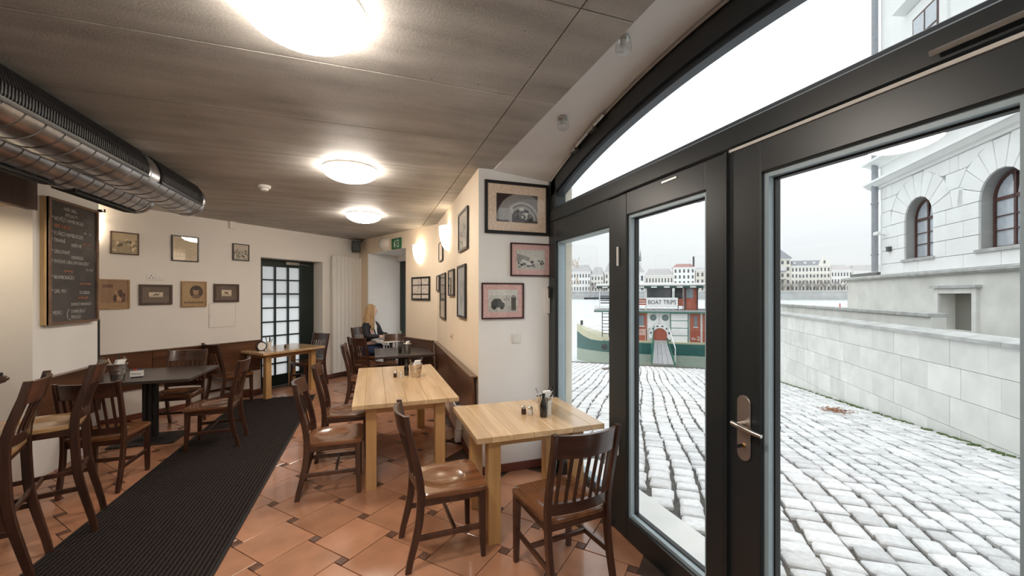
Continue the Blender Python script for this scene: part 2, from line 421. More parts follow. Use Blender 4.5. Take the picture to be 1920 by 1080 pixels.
q = slab('A',0,tA,0,.075,-.013,0); struct(q.build('baseboard_side', bpy.data.materials['red_brown_skirting_tile']))
# header over the bar opening
hd = MB(); hd.box(-2.86,-2.80,-1.7,4.74,2.40,CEIL); struct(hd.build('trim_bar_fascia', FASCIA))
hd = MB(); hd.box(-3.55,-2.86,-1.7,4.74,2.42,2.47); struct(hd.build('trim_bar_soffit', wood('plywood',(.5,.34,.2),(.62,.45,.28),1,.5,.1)))

# ================================================================== glazed front
XI, XO, XG = 1.62, 1.73, 1.685
win = thing('window_1', None, None, (0,0,0)); struct(win, 'arched anthracite glazed front with fanlight and side lights')
def yz_ring(outer, inner, x0, x1):
    m = MB(); n = len(outer)
    rs = [[(x0,y,z) for y,z in outer],[(x1,y,z) for y,z in outer],[(x1,y,z) for y,z in inner],[(x0,y,z) for y,z in inner]]
    vs = [p for r in rs for p in r]; fs = []
    for k in range(4):
        for i in range(n):
            j = (i+1) % n; k2 = (k+1) % 4
            fs.append((k*n+i,k*n+j,k2*n+j,k2*n+i))
    return m.add(vs, fs)
YA, YB = -.52, 3.50
m = MB(); rs = []
for i in range(41):
    y = YA+(YB-YA)*i/40; z = arc_z(y)-.012; rs.append([(XI,y,z),(XO,y,z),(XO,y,z-.15),(XI,y,z-.15)])
m.rings(rs); m.build('arched_head', ANTH, win, smooth=True)
m = MB(); rs = []
for i in range(41):
    y = YA+.05+(YB-YA-.1)*i/40; z = arc_z(y)-.155; rs.append([(XI+.025,y,z),(XO-.02,y,z),(XO-.02,y,z-.045),(XI+.025,y,z-.045)])
m.rings(rs); m.build('glazing_bead', flat('blue_grey_bead',(.05,.065,.085),.35), win, smooth=True)
m = MB(); m.tube([(XI-.012, YA+.05+(YB-YA-.08)*i/40, arc_z(YA+.05+(YB-YA-.08)*i/40)-.022) for i in range(41)], .008, 6); m.build('cover_strip', flat('grey_strip',(.5,.47,.45),.4), win, smooth=True)
for yy in (2.98, 2.70):
    m = MB(); m.box(XI-.05,XI,yy-.04,yy+.04,arc_z(yy)-.06,arc_z(yy)-.03); m.build('opener_bracket', CHROME, win, bevel=.004)
m = MB(); m.tube([(XI-.03,2.52+i*.058,arc_z(2.52+i*.058)-.035) for i in range(9)], .014, 8); m.build('opener_rod', CHROME, win, smooth=True)
for y0, y1, z0, z1, nm in ((3.40,3.55,0,2.75,'side_post'),(2.355,2.505,0,2.34,'mullion'),(.26,.40,0,2.34,'mullion'),(-.56,-.36,0,2.75,'side_post')):
    m = MB(); m.box(XI,XO,y0,y1,z0,z1); m.build(nm, ANTH, win, bevel=.006)
m = MB(); m.box(XI-.01,XO,YA,YB,2.345,2.455); m.build('transom_bar', ANTH, win, bevel=.008)
m = MB(); m.box(XI+.02,XO-.01,YA+.1,3.40,2.455,2.485); m.build('glazing_bead', bpy.data.materials['blue_grey_bead'], win, bevel=.004)
for y0, y1 in ((2.505,3.40),(-.36,.26)):
    m = MB(); m.box(XI,XO,y0,y1,0,.17); m.box(XI,XO,y0,y1,2.15,2.345); m.build('rail', ANTH, win, bevel=.005)
    m = yz_ring([(y0,.17),(y1,.17),(y1,2.15),(y0,2.15)],[(y0+.022,.192),(y1-.022,.192),(y1-.022,2.128),(y0+.022,2.128)],XI+.025,XO-.02); m.build('glazing_bead', GASKET, win)
    m = MB(); m.box(XG,XG+.006,y0+.01,y1-.01,.18,2.14); m.build('pane', GLASS, win)
m = MB(); pts = [(-.36,2.47),(3.41,2.47)]+[(y, arc_z(y)-.19) for y in [3.41-(3.77)*i/30 for i in range(31)]]
m.rings([[(XG,y,z) for y,z in pts],[(XG+.006,y,z) for y,z in pts]]); m.build('fanlight_pane', GLASS, win)
jm = MB(); jm.box(1.735,1.82,3.45,3.55,-.05,2.9); struct(jm.build('trim_outer_jamb', flat('cream_outer_render',(.72,.68,.58),.85)))
# little white marker scribble on the side light
sq = MB(); random.seed(3)
for k in range(2):
    pp = []; 
    for i in range(16): pp.append((XG-.003, 3.22-.012*i+random.uniform(-.02,.02), 1.93-.16*k+random.uniform(-.05,.05)))
    sq.tube(pp, .0028, 4)
sq.build('marker_scribble', flat('white_marker',(.8,.76,.68),.8), win)

def leaf(name, y0, y1, g0, g1, label):
    """door leaf: y0 > y1; glass g0..g1"""
    d = thing(name, None, None, (1.605,(y0+y1)/2,0)); struct(d, label); yc = (y0+y1)/2
    def b(nm, ya, yb, z0, z1, x0=0, x1=.09, mat=ANTH, bev=.005):
        m = MB(); m.box(x0,x1,min(ya,yb)-yc,max(ya,yb)-yc,z0,z1); return m.build(nm, mat, d, bevel=bev)
    b('stile',y0,g0,.02,2.335); b('stile',g1,y1,.02,2.335)
    b('top_rail',g0,g1,2.185,2.335); b('bottom_rail',g0,g1,.02,.165)
    m = yz_ring([(g1-yc-.0,.165),(g0-yc,.165),(g0-yc,2.185),(g1-yc,2.185)],[(g1-yc+.022,.187),(g0-yc-.022,.187),(g0-yc-.022,2.163),(g1-yc+.022,2.163)],.02,.075); m.build('glazing_bead', GASKET, d)
    m = yz_ring([(g1-yc+.022,.187),(g0-yc-.022,.187),(g0-yc-.022,2.163),(g1-yc+.022,2.163)],[(g1-yc+.03,.195),(g0-yc-.03,.195),(g0-yc-.03,2.155),(g1-yc+.03,2.155)],.05,.08); m.build('gasket', BLACKP, d)
    b('pane',g0-.01,g1+.01,.18,2.17,.06,.066,GLASS,0)
    return d, yc
d1_, yc1 = leaf('door_1', 2.35,1.483,2.272,1.60,'anthracite glazed door leaf on the hinge side next to the side light')
d2_, yc2 = leaf('door_2', 1.477,.41,1.292,.535,'anthracite glazed door leaf with the steel lever handle')
for z in (.55,1.85): 
    m = MB(); m.tube([(-.012,2.353-yc1,z),(-.012,2.353-yc1,z+.13)],.008,8); m.build('hinge', WPLAST, d1_, smooth=True)
m = MB(); m.box(-.006,.0,1.80-yc1,1.92-yc1,2.302,2.312); m.build('top_latch', CHROME, d1_)
m = MB(); m.box(-.018,0,1.468-yc2,1.455-yc2,.03,2.33); m.build('meeting_bead', ANTH, d2_)
m = MB(); m.box(-.008,.002,1.45-yc2,.45-yc2,2.322,2.335); m.build('seal_strip', flat('pale_seal_strip',(.62,.6,.57),.5), d2_)
m = MB(); m.tube([(-.02,.72-yc2,2.375),(-.02,.42-yc2,2.375)],.009,8); m.build('closer_rod', CHROME, d2_, smooth=True)
# handle set
m = MB(); pl_ = [(0.034*math.cos(R(a)), .115+.034*math.sin(R(a))) for a in range(0,181,15)]+[(.034*math.cos(R(a)), -.115+.034*math.sin(R(a))) for a in range(180,361,15)]
m.rings([[(-.0,1.372-yc2+y,1.043+z) for y,z in pl_],[(-.008,1.372-yc2+y,1.043+z) for y,z in pl_]]); hp = m.build('handle_plate', flat('worn_steel_plate',(.42,.36,.33),.35,.8), d2_, bevel=.002)
m = MB(); m.tube([(-.008,1.372-yc2,1.065),(-.055,1.372-yc2,1.065)],.011,12); m.build('spindle', CHROME, hp, smooth=True)
m = MB(); m.tube([(-.055,1.392-yc2,1.068),(-.058,1.372-yc2,1.067),(-.060,1.33-yc2,1.062),(-.058,1.28-yc2,1.055),(-.054,1.245-yc2,1.052)],[.010,.0125,.0115,.0105,.0085],10,); m.build('lever', CHROME, hp, smooth=True)
m = MB(); m.tube([(-.008,1.372-yc2,.965),(-.016,1.372-yc2,.965)],.010,12); m.build('lock_cylinder', BRASS, hp, smooth=True)
m = MB(); m.box(-.045,-.014,1.370-yc2,1.374-yc2,.957,.973); m.build('key', BLACKP, hp, bevel=.001)
# window handle box on the reveal
th = thing('window_crank', 'slim white crank handle fixed to the pier beside the glazed front', 'handle', (1.60,3.53,1.6))
m = MB(); m.box(-.012,.02,-.02,.02,-.13,.12); m.build('housing', WPLAST, th, bevel=.006)
m = MB(); m.tube([(0,-.02,.13),(0,-.035,.10),(.002,-.035,.02)],.007,8); m.build('grip', BLACKP, th, smooth=True)
# soffit spots
for i, (x, y, lab) in enumerate(((1.31,1.88,'unlit clear glass ceiling spot under the arch, nearer the window door'),(1.34,2.68,'unlit clear glass ceiling spot under the arch, nearer the framed pictures'))):
    z = arc_z(y)-.002
    t = thing('ceiling_spot', lab, 'spotlight', (x,y,z), 0, 'glass spots under the arch')
    m = MB(); m.lathe([(.034,0),(.034,-.012),(.030,-.016)],20); m.build('base', CHROME, t, smooth=True)
    m = MB(); m.lathe([(.042,-.014),(.044,-.07),(.036,-.085),(.0,-.087)],20,caps=False); m.build('glass', CLEAR, t, smooth=True)
    m = MB(); m.lathe([(.018,-.016),(.02,-.055),(.006,-.062)],14); m.build('bulb', WPLAST, t, smooth=True)

# ================================================================== back door and niche window
dr = thing('door_3', None, None, on('D',DT0,0,-DDEP), rot('D')); struct(dr, 'dark green glazed door with small frosted panes')
W_ = DT1-DT0
m = MB(); m.box(-.05,W_+.02,.0,.06,2.16,DZ+.01); m.build('head', GREEN_F, dr)
x0 = .185; pw, ph, bw = .216, .228, .028
for i in range(4):
    m = MB(); m.box(x0+i*(pw+bw)-bw, x0+i*(pw+bw), 0,.05,0,2.16); m.build('glazing_bar', GREEN_F, dr)
xe = x0+3*(pw+bw)
m = MB(); m.box(xe-.001,W_+.03,0,.06,0,2.17); m.build('stile', GREEN_F, dr, bevel=.003)
m = MB(); m.box(-.05,x0-bw+.001,0,.06,0,2.17); m.build('stile', GREEN_F, dr, bevel=.003)
for j in range(9):
    z = 2.16-j*(ph+.024)
    if j: m = MB(); m.box(x0,xe-bw,0,.05,z,z+.024); m.build('glazing_bar', GREEN_F, dr)
    if z-ph > .05:
        for i in range(3): m = MB(); m.box(x0+i*(pw+bw),x0+i*(pw+bw)+pw,.02,.028,z-ph,z); m.build('pane', FROST, dr)
m = MB(); m.box(x0,xe,0,.05,0,.2); m.build('bottom_rail', GREEN_F, dr)
cl = thing('door_closer', 'silver overhead door closer on the dark green paned door', 'door closer', on('D',DT0+.72,2.235,-DDEP+.002), rot('D'))
m = MB(); m.box(-.13,.13,-.05,0,-.03,.03); m.build('body', CHROME, cl, bevel=.008)
m = MB(); m.rings(bar((.06,-.055,.0),(.30,-.06,-.02),.02,.01)); m.build('arm', CHROME, cl)
nw = thing('window_2', None, None, on('B',NT1,0,-ND), rot('B')); struct(nw, 'tall dark green framed window at the end of the niche')
Wn = NT1-NT0
for xa, xb, za, zb, nm in ((0,.17,0,NZ-.12,'stile'),(Wn-.1,Wn,0,NZ-.12,'stile'),(.17,Wn-.1,1.98,NZ-.12,'head'),(.17,Wn-.1,0,.12,'sill')):
    m = MB(); m.box(xa,xb,-.02,.06,za,zb); m.build(nm, GREEN_F, nw, bevel=.004)
m = MB(); m.box(.16,Wn-.09,.02,.026,.1,2.0); m.build('pane', GLASS, nw)
lin = slab('B',NT0,NT1,NZ-.12,NZ,ND-.1,ND); struct(lin.build('trim_niche_lintel', PLASTER))

# ================================================================== backrest boards along the walls
def backboard(name, wlk, t0, t1, label):
    L = t1-t0; t = thing(name, label, 'wainscot', on(wlk, t0 if wlk == 'D' else t1, 0, 0), rot(wlk))
    k = max(1, round(L/1.2))
    for i in range(k):
        a, b = i*L/k+.002, (i+1)*L/k-.002
        m = MB(); m.rings([[(x,-.03,.40),(x,-.008,.40),(x,-.035,.885),(x,-.06,.885)] for x in (a,b)]); m.build('board', PANELW, t, bevel=.003)
    m = MB(); m.box(0,L,-.068,.0,.885,.90); m.build('cap', PANELW, t, bevel=.003)
backboard('backrest_board','D',-1.55,DT0-.02,'long dark wooden backrest board along the wall under the horse pictures')
backboard('backrest_board','A',.03,tA-.02,'dark wooden backrest board on the ivory wall beside the oak table')
backboard('backrest_board','B',.08,NT0-.01,'short dark wooden backrest board on the ivory wall under the six-part picture')
q = thing('backrest_board','dark wooden backrest board under the chalkboard wall','wainscot',(-2.82,4.74,0),R(90))
m = MB(); m.rings([[(x,-.03,.40),(x,-.008,.40),(x,-.035,.885),(x,-.06,.885)] for x in (0,.86)]); m.build('board', PANELW, q, bevel=.003)
m = MB(); m.box(0,.86,-.068,0,.885,.90); m.build('cap', PANELW, q, bevel=.003)

# ================================================================== rug
rg = thing('carpet_runner','dark brown ribbed carpet runner on the tiled floor','carpet',(-1.41,4.2,0))
m = MB(); m.box(-.53,.53,-3.9,3.1,.001,.010); m.build('pile', RUG, rg, bevel=.003)
m = MB(); m.box(.515,.535,-3.9,3.1,.001,.011); m.box(-.535,-.515,-3.9,3.1,.001,.011); m.build('edging', BLACKP, rg)

# ================================================================== chairs
def lerp_path(pts, z):
    for (y0,z0),(y1,z1) in zip(pts, pts[1:]):
        if z <= z1: return y0+(y1-y0)*(z-z0)/(z1-z0)
    return pts[-1][0]
def smooth_path(pts, n=14):
    zs = [pts[0][1]+(pts[-1][1]-pts[0][1])*i/n for i in range(n+1)]
    def f(z): return sum(lerp_path(pts, min(max(z+o,pts[0][1]),pts[-1][1])) for o in (-.07,-.035,0,.035,.07))/5
    return [(f(z),z) for z in zs]
def make_chair(name, label, cat, seat=.455, top=.935, sm=SEATW):
    t = thing(name, label, cat); k = (seat-.455)
    path = smooth_path([(-.272-k*.08,0),(-.205,seat*.55),(-.19,seat-.03),(-.195,seat+.08),(-.285,top)])
    for s in (-1,1):
        m = MB(); rs = []
        for y, z in path:
            dep = .046 if z < seat+.1 else .046-.012*(z-seat-.1)/(top-seat-.1)
            if z < seat*.5: dep = .036+.010*z/(seat*.5)
            rs.append(crect(s*(.196+.006*(z-seat)/.45), y, z, .030, dep, .005))
        m.rings(rs); m.build('back_post', DW, t)
        m = MB(); m.rings([crect(s*.192,.197,0,.031,.031), crect(s*.19,.187,seat-.03,.044,.044)]); m.build('leg', DW, t)
        zs = seat*.42
        m = MB(); m.rings(bar((s*.19,.19,zs),(s*.198,lerp_path(path,zs),zs+.005),.018,.032)); m.build('side_stretcher', DW, t)
    zs = seat*.42
    m = MB(); m.rings(bar((-.19,.02,zs),(.19,.02,zs),.018,.03)); m.build('cross_stretcher', DWX, t)
    if k > .1:
        m = MB(); m.rings(bar((-.19,.19,zs-.08),(.19,.19,zs-.08),.022,.04)); m.build('foot_rest', DWX, t)
        m = MB(); m.rings(bar((-.2,lerp_path(path,zs+.1),zs+.1),(.2,lerp_path(path,zs+.1),zs+.1),.018,.03)); m.build('rear_stretcher', DWX, t)
    # apron under the seat
    m = MB(); za, zb = seat-.075, seat-.03
    for s in (-1,1): m.rings(bar((s*.188,.18,(za+zb)/2),(s*.192,-.18,(za+zb)/2),.02,.045))
    m.rings(bar((-.18,.188,(za+zb)/2),(.18,.188,(za+zb)/2),.02,.045)); m.rings(bar((-.18,-.182,(za+zb)/2),(.18,-.182,(za+zb)/2),.02,.045)); m.build('apron', DWX, t)
    # curved rails
    def rail(z0, z1, th, nm, cur):
        m = MB(); rs = []
        for i in range(13):
            x = -.186+.372*i/12; q = cur*(1-(x/.186)**2); r = []
            for z, o in ((z0,0),(z0,th),(z1,th),(z1,0)): r.append((x, lerp_path(path,z)-q-.010+o*1.0, z))
            rs.append(r)
        m.rings(rs); return m.build(nm, DWX, t, smooth=True)
    rail(top-.135, top-.008, .021, 'top_rail', .045)
    rail(seat+.022, seat+.085, .021, 'lower_rail', .030)
    z0, z1 = seat+.08, top-.13
    for i in range(7):
        x = -.153+.051*i
        q0 = .030*(1-(x/.186)**2); q1 = .045*(1-(x/.186)**2)
        m = MB(); rs = []
        for j in range(5):
            f = j/4; z = z0+(z1-z0)*f; rs.append(crect(x, lerp_path(path,z)-(q0+(q1-q0)*f), z, .021, .010, .002))
        m.rings(rs); m.build('slat', DW, t)
    # saddle seat
    out = []
    for i in range(48):
        a = 2*math.pi*i/48; cx, cy = math.cos(a), math.sin(a); e = .28
        x = math.copysign(abs(cx)**e, cx); y = math.copysign(abs(cy)**e, cy)
        wd = .205+.028*(y+1)/2
        out.append((x*wd, y*.222+.012))
    def sc_z(fr, ang):
        if fr >= .74: return 0
        return -.022*(1-(fr/.74)**2.6)
    m = MB(); rs = []
    for fr in (.06,.2,.35,.5,.6,.68,.735,.76,.9,.965):
        w_ = min(1,max(0,(fr-.76)/.2)); r_ = []        # an oval hollow that blends into the squared outline
        for i, (x, y) in enumerate(out):
            a = 2*math.pi*i/48; ex, ey = .165*math.cos(a)*min(1,fr/.76), -.022+.150*math.sin(a)*min(1,fr/.76)
            r_.append((ex+(x*fr-ex)*w_, ey+(y*fr-ey)*w_, seat+sc_z(fr,0)))
        rs.append(r_)
    rs.append([(x,y,seat-.008) for x,y in out]); rs.append([(x*.995,y*.995,seat-.028) for x,y in out]); rs.append([(x*.95,y*.95,seat-.036) for x,y in out])
    m.rings(rs); m.build('seat', sm, t, smooth=True)
    return t
GRP = 'dark wooden slat-back chairs'
def place(src, used, label, x, y, face, group=GRP, scale=None):
    """face = direction the sitter looks, degrees from +X"""
    rz = R(face-90)
    if not used:
        used.append(1); src.location = (x,y,0); src.rotation_euler = (0,0,rz); tag(src, label, None, group)
        if scale: src.scale = scale
        return src
    return dup(src, label, (x,y,0), rz, group, scale)
ch0 = make_chair('dining_chair','x','chair'); us = []
place(ch0,us,'dark slat-back chair with its back to us at the oak table by the glass door',1.055,2.155,96)
place(ch0,us,'dark chair with dished seat drawn up sideways to the oak table by the glass door',.462,2.64,2)
place(ch0,us,'near chair of the pair on the runner side of the long oak table',-.300,3.775,0)
place(ch0,us,'far chair of the pair on the runner side of the long oak table',-.25,4.52,0)
place(ch0,us,'dark chair at the near left corner of the dark table beyond the long oak table',-.10,6.25,-2)
place(ch0,us,'dark chair in front of the seated person, turned towards the window',-.04,7.42,42)
place(ch0,us,'dark chair behind the small dark table with bucket, under the six-part picture',.40,7.42,268)
place(ch0,us,'dark chair with its back to us between bar stool and left dark pedestal table',-2.19,4.50,90)
place(ch0,us,'dark chair standing on the runner edge, facing the left dark pedestal table',-1.64,5.26,182)
place(ch0,us,'dark chair behind the left dark pedestal table, facing us by the backrest board',-2.28,6.06,268)
place(ch0,us,'dark chair on the near left side of the oak table by the paned door',-2.03,7.18,43)
place(ch0,us,'dark chair beyond the oak table, between paned door and radiator',-1.10,8.10,224)
place(ch0,us,'dark chair under the seated person in the dark jacket',-.02,8.20,-33,None,(1,1,1.1))
st0 = make_chair('bar_stool','x','bar stool',.775,1.165,STOOLSEAT); us2 = []
place(st0,us2,'tall dark bar stool with back, nearest to us at the frame edge',-2.155,3.115,200,'bar stools at the counter')
place(st0,us2,'tall dark bar stool with back, second along the counter',-2.155,3.665,200,'bar stools at the counter')

# ================================================================== tables
def oak_table(label, cx, cy, sx, sy, rz=0, h=.75, leg=.088, inset=.105):
    t = thing('oak_table', label, 'table', (cx,cy,0), rz, 'pale oak tables')
    k = max(3, round((sx-.2)/.155)); th = .038
    xs = [-sx/2+.10+(sx-.2)*i/k for i in range(k+1)]
    for i in range(k):
        m = MB(); m.box(xs[i]+.0006,xs[i+1]-.0006,-sy/2,sy/2,h-th,h); m.build('plank', OAK, t, bevel=.0025)
    for s in (-1,1):
        m = MB(); m.box(min(s*sx/2,s*(sx/2-.0995)),max(s*sx/2,s*(sx/2-.0995)),-sy/2,sy/2,h-th,h); m.build('end_plank', OAK, t, bevel=.003)
    for sx_ in (-1,1):
        for sy_ in (-1,1):
            m = MB(); m.rings([crect(sx_*(sx/2-inset-leg/2),sy_*(sy/2-inset-leg/2),z,leg,leg,.004) for z in (0,h-th)]); m.build('leg', OAKZ, t)
    a, b = sx/2-inset-leg*.5, sy/2-inset-leg*.5
    for s in (-1,1):
        m = MB(); m.box(-a,a,s*b-.012,s*b+.012,h-th-.075,h-th); m.build('apron', OAKX, t)
        m = MB(); m.box(s*a-.012,s*a+.012,-b,b,h-th-.075,h-th); m.build('apron', OAKX, t)
    return t
oak_table('pale oak table with bucket against the pier by the glass door', 1.078,2.815,.92,.77,0)
oak_table('long pale oak table beside the ivory wall with frames', .285,4.37,.88,1.78,0)
oak_table('pale oak table by the back door with the frosted panes', -1.47,7.74,1.08,.86,rot('D'))
def dark_table(label, cx, cy, sx, sy, rz=0, h=.75):
    t = thing('pedestal_table', label, 'table', (cx,cy,0), rz, 'dark pedestal tables')
    m = MB(); m.box(-sx/2,sx/2,-sy/2,sy/2,h-.032,h); m.build('tabletop', LAMIN, t, bevel=.004)
    m = MB(); m.box(-.2,.2,-.2,.2,h-.05,h-.032); m.build('mounting_plate', BLACK, t)
    for a in (-1,0,1):
        m = MB(); m.tube([(a*.052,0,.03),(a*.052,0,h-.05)],.024,12); m.build('column', BLACK, t, smooth=True)
    m = MB(); m.prism([(-.30,-.22),(.30,-.22),(.30,.22),(-.30,.22)],0,.018); m.rings([crect(0,0,.018,.34,.2,.02),crect(0,0,.04,.2,.1,.02)]); m.build('base_plate', BLACK, t, bevel=.004)
    return t
dark_table('dark laminate pedestal table with ribbed bucket on the left, by the backrest board', -2.38,5.66,1.05,.90)
dark_table('dark laminate table beyond the long oak table, by the curved wall', .47,6.62,.86,.98)
t = thing('window_table','small white-topped table by the niche window in front of the person','table',(.34,8.0,0),rot('B'))
m = MB(); m.box(-.32,.32,-.28,.28,.775,.80); m.build('tabletop', WENAM, t, bevel=.004)
m = MB(); m.tube([(0,0,.02),(0,0,.775)],.03,12); m.build('column', BLACK, t, smooth=True)
m = MB(); m.lathe([(.2,0),(.2,.012),(.05,.03)],24); m.build('base_plate', BLACK, t, smooth=True)
# bar counter: only its rounded end comes into the picture
t = thing('bar_counter','dark rounded bar top with panelled body at the left frame edge','bar counter',(-2.86,2.11,0))
pts = [(-.5,-3.4),(.56,-3.4),(.56,1.45)]+[(.40+.16*math.cos(R(a)),1.50+.16*math.sin(R(a))) for a in range(0,91,15)]+[(-.5,1.66)]
m = MB(); m.prism(pts,1.065,1.105); m.build('bar_top', DWX, t, bevel=.012, seg=2)
m = MB(); m.box(-.42,.30,-3.4,1.4,0,1.065); m.build('body', FASCIA, t)
for i in range(7): m = MB(); m.box(.30,.315,-3.3+i*.68,-3.3+i*.68+.6,.12,1.0); m.build('panel', PANELW, t, bevel=.005)
t = thing('serving_tray','blue-black lacquered serving tray stack above the bar end','tray',(-2.49,3.60,1.105))
m = MB(); m.box(-.25,.12,-.25,.12,0,.018); m.build('tray_base', BLACKP, t, bevel=.004)
for i in range(3): m = MB(); m.box(-.24,.11,-.24,.11,.02+i*.05,.06+i*.05); m.build('tray', [flat('blue_lacquer',(.02,.05,.14),.2), PANELW, WPLAST][i], t, bevel=.01)

# ================================================================== ducts
def duct(cx, y0, y1, cz, r, label, grilles, a0, a1):
    t = thing('spiral_duct', label, 'duct', (cx,0,cz), 0, 'spiral air ducts')
    n = 36; m = MB()
    m.rings([[(r*math.cos(2*math.pi*i/n),y,r*math.sin(2*math.pi*i/n)) for i in range(n)] for y in [y0+(y1-y0)*k/30 for k in range(31)]]); m.build('pipe', ZINC, t, smooth=True)
    m = MB(); pitch = .135; pts = []
    k = int((y1-y0)/pitch*24)
    for i in range(k): a = 2*math.pi*i/24; pts.append(((r+.001)*math.cos(a), y0+pitch*i/24, (r+.001)*math.sin(a)))
    m.tube(pts,.0035,4); m.build('spiral_seam', flat('seam_metal_%d'%len(bpy.data.materials),(.2,.195,.19),.45,1), t, smooth=True)
    for yy in (y1,): m = MB(); m.rings([[(q*math.cos(2*math.pi*i/n),y,q*math.sin(2*math.pi*i/n)) for i in range(n)] for q,y in ((r+.003,yy-.04),(r+.007,yy-.02),(r+.007,yy+.004),(r-.02,yy+.006),(.01,yy+.004))]); m.build('end_cap', ZINC, t, smooth=True)
    for g0, g1 in grilles:
        rs = []
        m = MB()
        for y in (g0,g1): rs.append([((r+.004)*math.cos(R(a0+(a1-a0)*i/8)),y,(r+.004)*math.sin(R(a0+(a1-a0)*i/8))) for i in range(9)]+[((r+.012)*math.cos(R(a1-(a1-a0)*i/8)),y,(r+.012)*math.sin(R(a1-(a1-a0)*i/8))) for i in range(9)])
        m.rings(rs); gr = m.build('grille', BLACK, t, smooth=True)
        m = MB(); k = int((g1-g0)/.02)
        for i in range(k):
            y = g0+.02*i+.005
            m.rings([[((r+q)*math.cos(R(a0+6+(a1-a0-12)*j/4)),yy,(r+q)*math.sin(R(a0+6+(a1-a0-12)*j/4))) for q,yy in ((.012,y),(.018,y),(.018,y+.006),(.012,y+.006))] for j in range(5)])
        f_ = m.build('fins', BLACKP, gr); f_['kind'] = 'stuff'
        for aa in (a0,a1):
            m = MB(); m.rings([[((r+q)*math.cos(R(aa+o)),y,(r+q)*math.sin(R(aa+o))) for q,o in ((.004,-2),(.02,-2),(.02,2),(.004,2))] for y in (g0,g1)]); m.build('grille_rim', ANTH, gr)
    for hy in (2.2,3.85):
        m = MB(); m.rings([[(( r+q)*math.cos(2*math.pi*i/n),hy+o,(r+q)*math.sin(2*math.pi*i/n)) for i in range(n)] for q,o in ((.001,0),(.005,0),(.005,.10),(.001,.10))]); m.build('joint_collar', ZINC, t, smooth=True)
    return t
duct(-1.77,-1.5,4.90,2.61,.158,'spiral air duct with black side grilles, the one nearer the room',((-1.2,2.15),(2.35,3.80),(4.0,4.82)),-20,72)
duct(-2.19,-1.5,4.92,2.61,.158,'spiral air duct with grille underneath, the one nearer the chalkboard',((-1.2,2.1),(2.35,3.8),(4.0,4.84)),-122,-76)

# ================================================================== lamps
def dome(label, x, y):
    t = thing('ceiling_lamp', label, 'ceiling lamp', (x,y,CEIL), 0, 'opal dome ceiling lamps')
    m = MB(); m.lathe([(.235,.0),(.238,-.018),(.228,-.022)],40); m.build('base', WENAM, t, smooth=True)
    prof = [(.240*math.cos(R(a)),-.020-.105*math.sin(R(a))) for a in range(0,86,5)]+[(.004,-.1255)]
    m = MB(); m.lathe(prof,40); m.build('glass_shade', LAMPG, t, smooth=True)
dome('largest lit opal dome lamp cut by the top picture edge', -.255,1.80)
dome('lit opal dome lamp in mid ceiling above the long oak table', -.185,3.95)
dome('smallest lit opal dome lamp far back near the corner', -.11,6.12)
dome('lit opal dome lamp on the ceiling behind the viewer', -.33,-.35)
def sconce(label, wlk, t_, z, lit=True):
    t = thing('wall_sconce', label, 'wall lamp', on(wlk,t_,z), rot(wlk), 'opal half-bowl wall sconces')
    m = MB(); m.box(-.05,.05,-.015,0,-.08,.06); m.build('wall_plate', WENAM, t)
    rs = []; H = .33
    for k in range(15):
        f = k/14; z_ = .16-H*f
        wd = .125*math.sqrt(max(.0,1-(max(0,f-.12)/.88)**2.2))*(.96+.04*math.cos(f*3))+.003; dp = wd*1.0
        rs.append([(wd*math.cos(R(a)), -.006-dp*math.sin(R(a)), z_) for a in range(0,181,12)])
    m = MB(); m.rings(rs, caps=False); 
    n_ = len(rs[0]); m.add([*rs[-1]],[tuple(range(n_))])
    m.build('glass_shade', SCONG, t, smooth=True)
    m = MB(); m.lathe([(.02,-.04),(.024,.03),(.012,.07)],12,T(0,-.06,0)); m.build('bulb', SCONG, t, smooth=True)
sconce('lit wall sconce on the end wall above the six-part picture','B',.50,2.345)
sconce('lit wall sconce on the ivory wall between narrow frames','A',1.76,2.40)
sconce('added fill light in sconce shape behind the viewer, bar side','K',1.0,2.1); sconce('added fill light in sconce shape behind the viewer, window side','K',2.6,2.1)  # two sconces added out of view to brighten the front of the room
sconce('lit wall sconce half hidden behind the chalkboard','D',-.70,2.43)
t = thing('bulkhead_lamp','unlit oval opal wall lamp beside the exit sign','wall lamp',on('B',1.76,2.645),rot('B'))
m = MB(); m.lathe([(1.04,.0),(1.04,.02)],32,T(0,0,0,rx=R(90))@Matrix.Diagonal((.165,.125,1,1))); m.build('base', WENAM, t)
m = MB(); m.lathe([(math.cos(R(a)),.02+.08*math.sin(R(a))) for a in range(0,86,8)]+[(.02,.1)],32,T(0,0,0,rx=R(90))@Matrix.Diagonal((.16,.12,1,1))); m.build('glass', OPAL, t, smooth=True)
t = thing('pendant_bulb','clear glass globe bulb hanging over the bar','pendant lamp',(-2.93,4.00,2.42))
m = MB(); m.tube([(0,0,0),(0,0,-.10)],.006,8); m.build('cord', BRASS, t)
m = MB(); m.lathe([(.018,-.09),(.022,-.15)],16); m.build('socket', BRASS, t, smooth=True)
m = MB(); m.lathe([(.02,-.145)]+[(.06*math.sin(R(a)),-.205+.06*math.cos(R(a))) for a in range(25,176,15)],20,caps=False); m.build('globe', CLEAR, t, smooth=True)
t = thing('recessed_spot','brass-ringed spot in the soffit over the bar opening','spotlight',(-3.06,4.20,2.42))
m = MB(); m.lathe([(.085,0),(.09,-.012),(.065,-.022),(.055,-.01)],28,caps=False); m.build('ring', BRASS, t, smooth=True)
m = MB(); m.lathe([(.055,-.002),(.05,-.012),(.0,-.014)],24); m.build('lamp', emit('warm_spot',(1,.78,.5),160), t, smooth=True)
t = thing('smoke_detector','round white smoke detector on the concrete ceiling','smoke detector',(-1.08,4.88,CEIL))
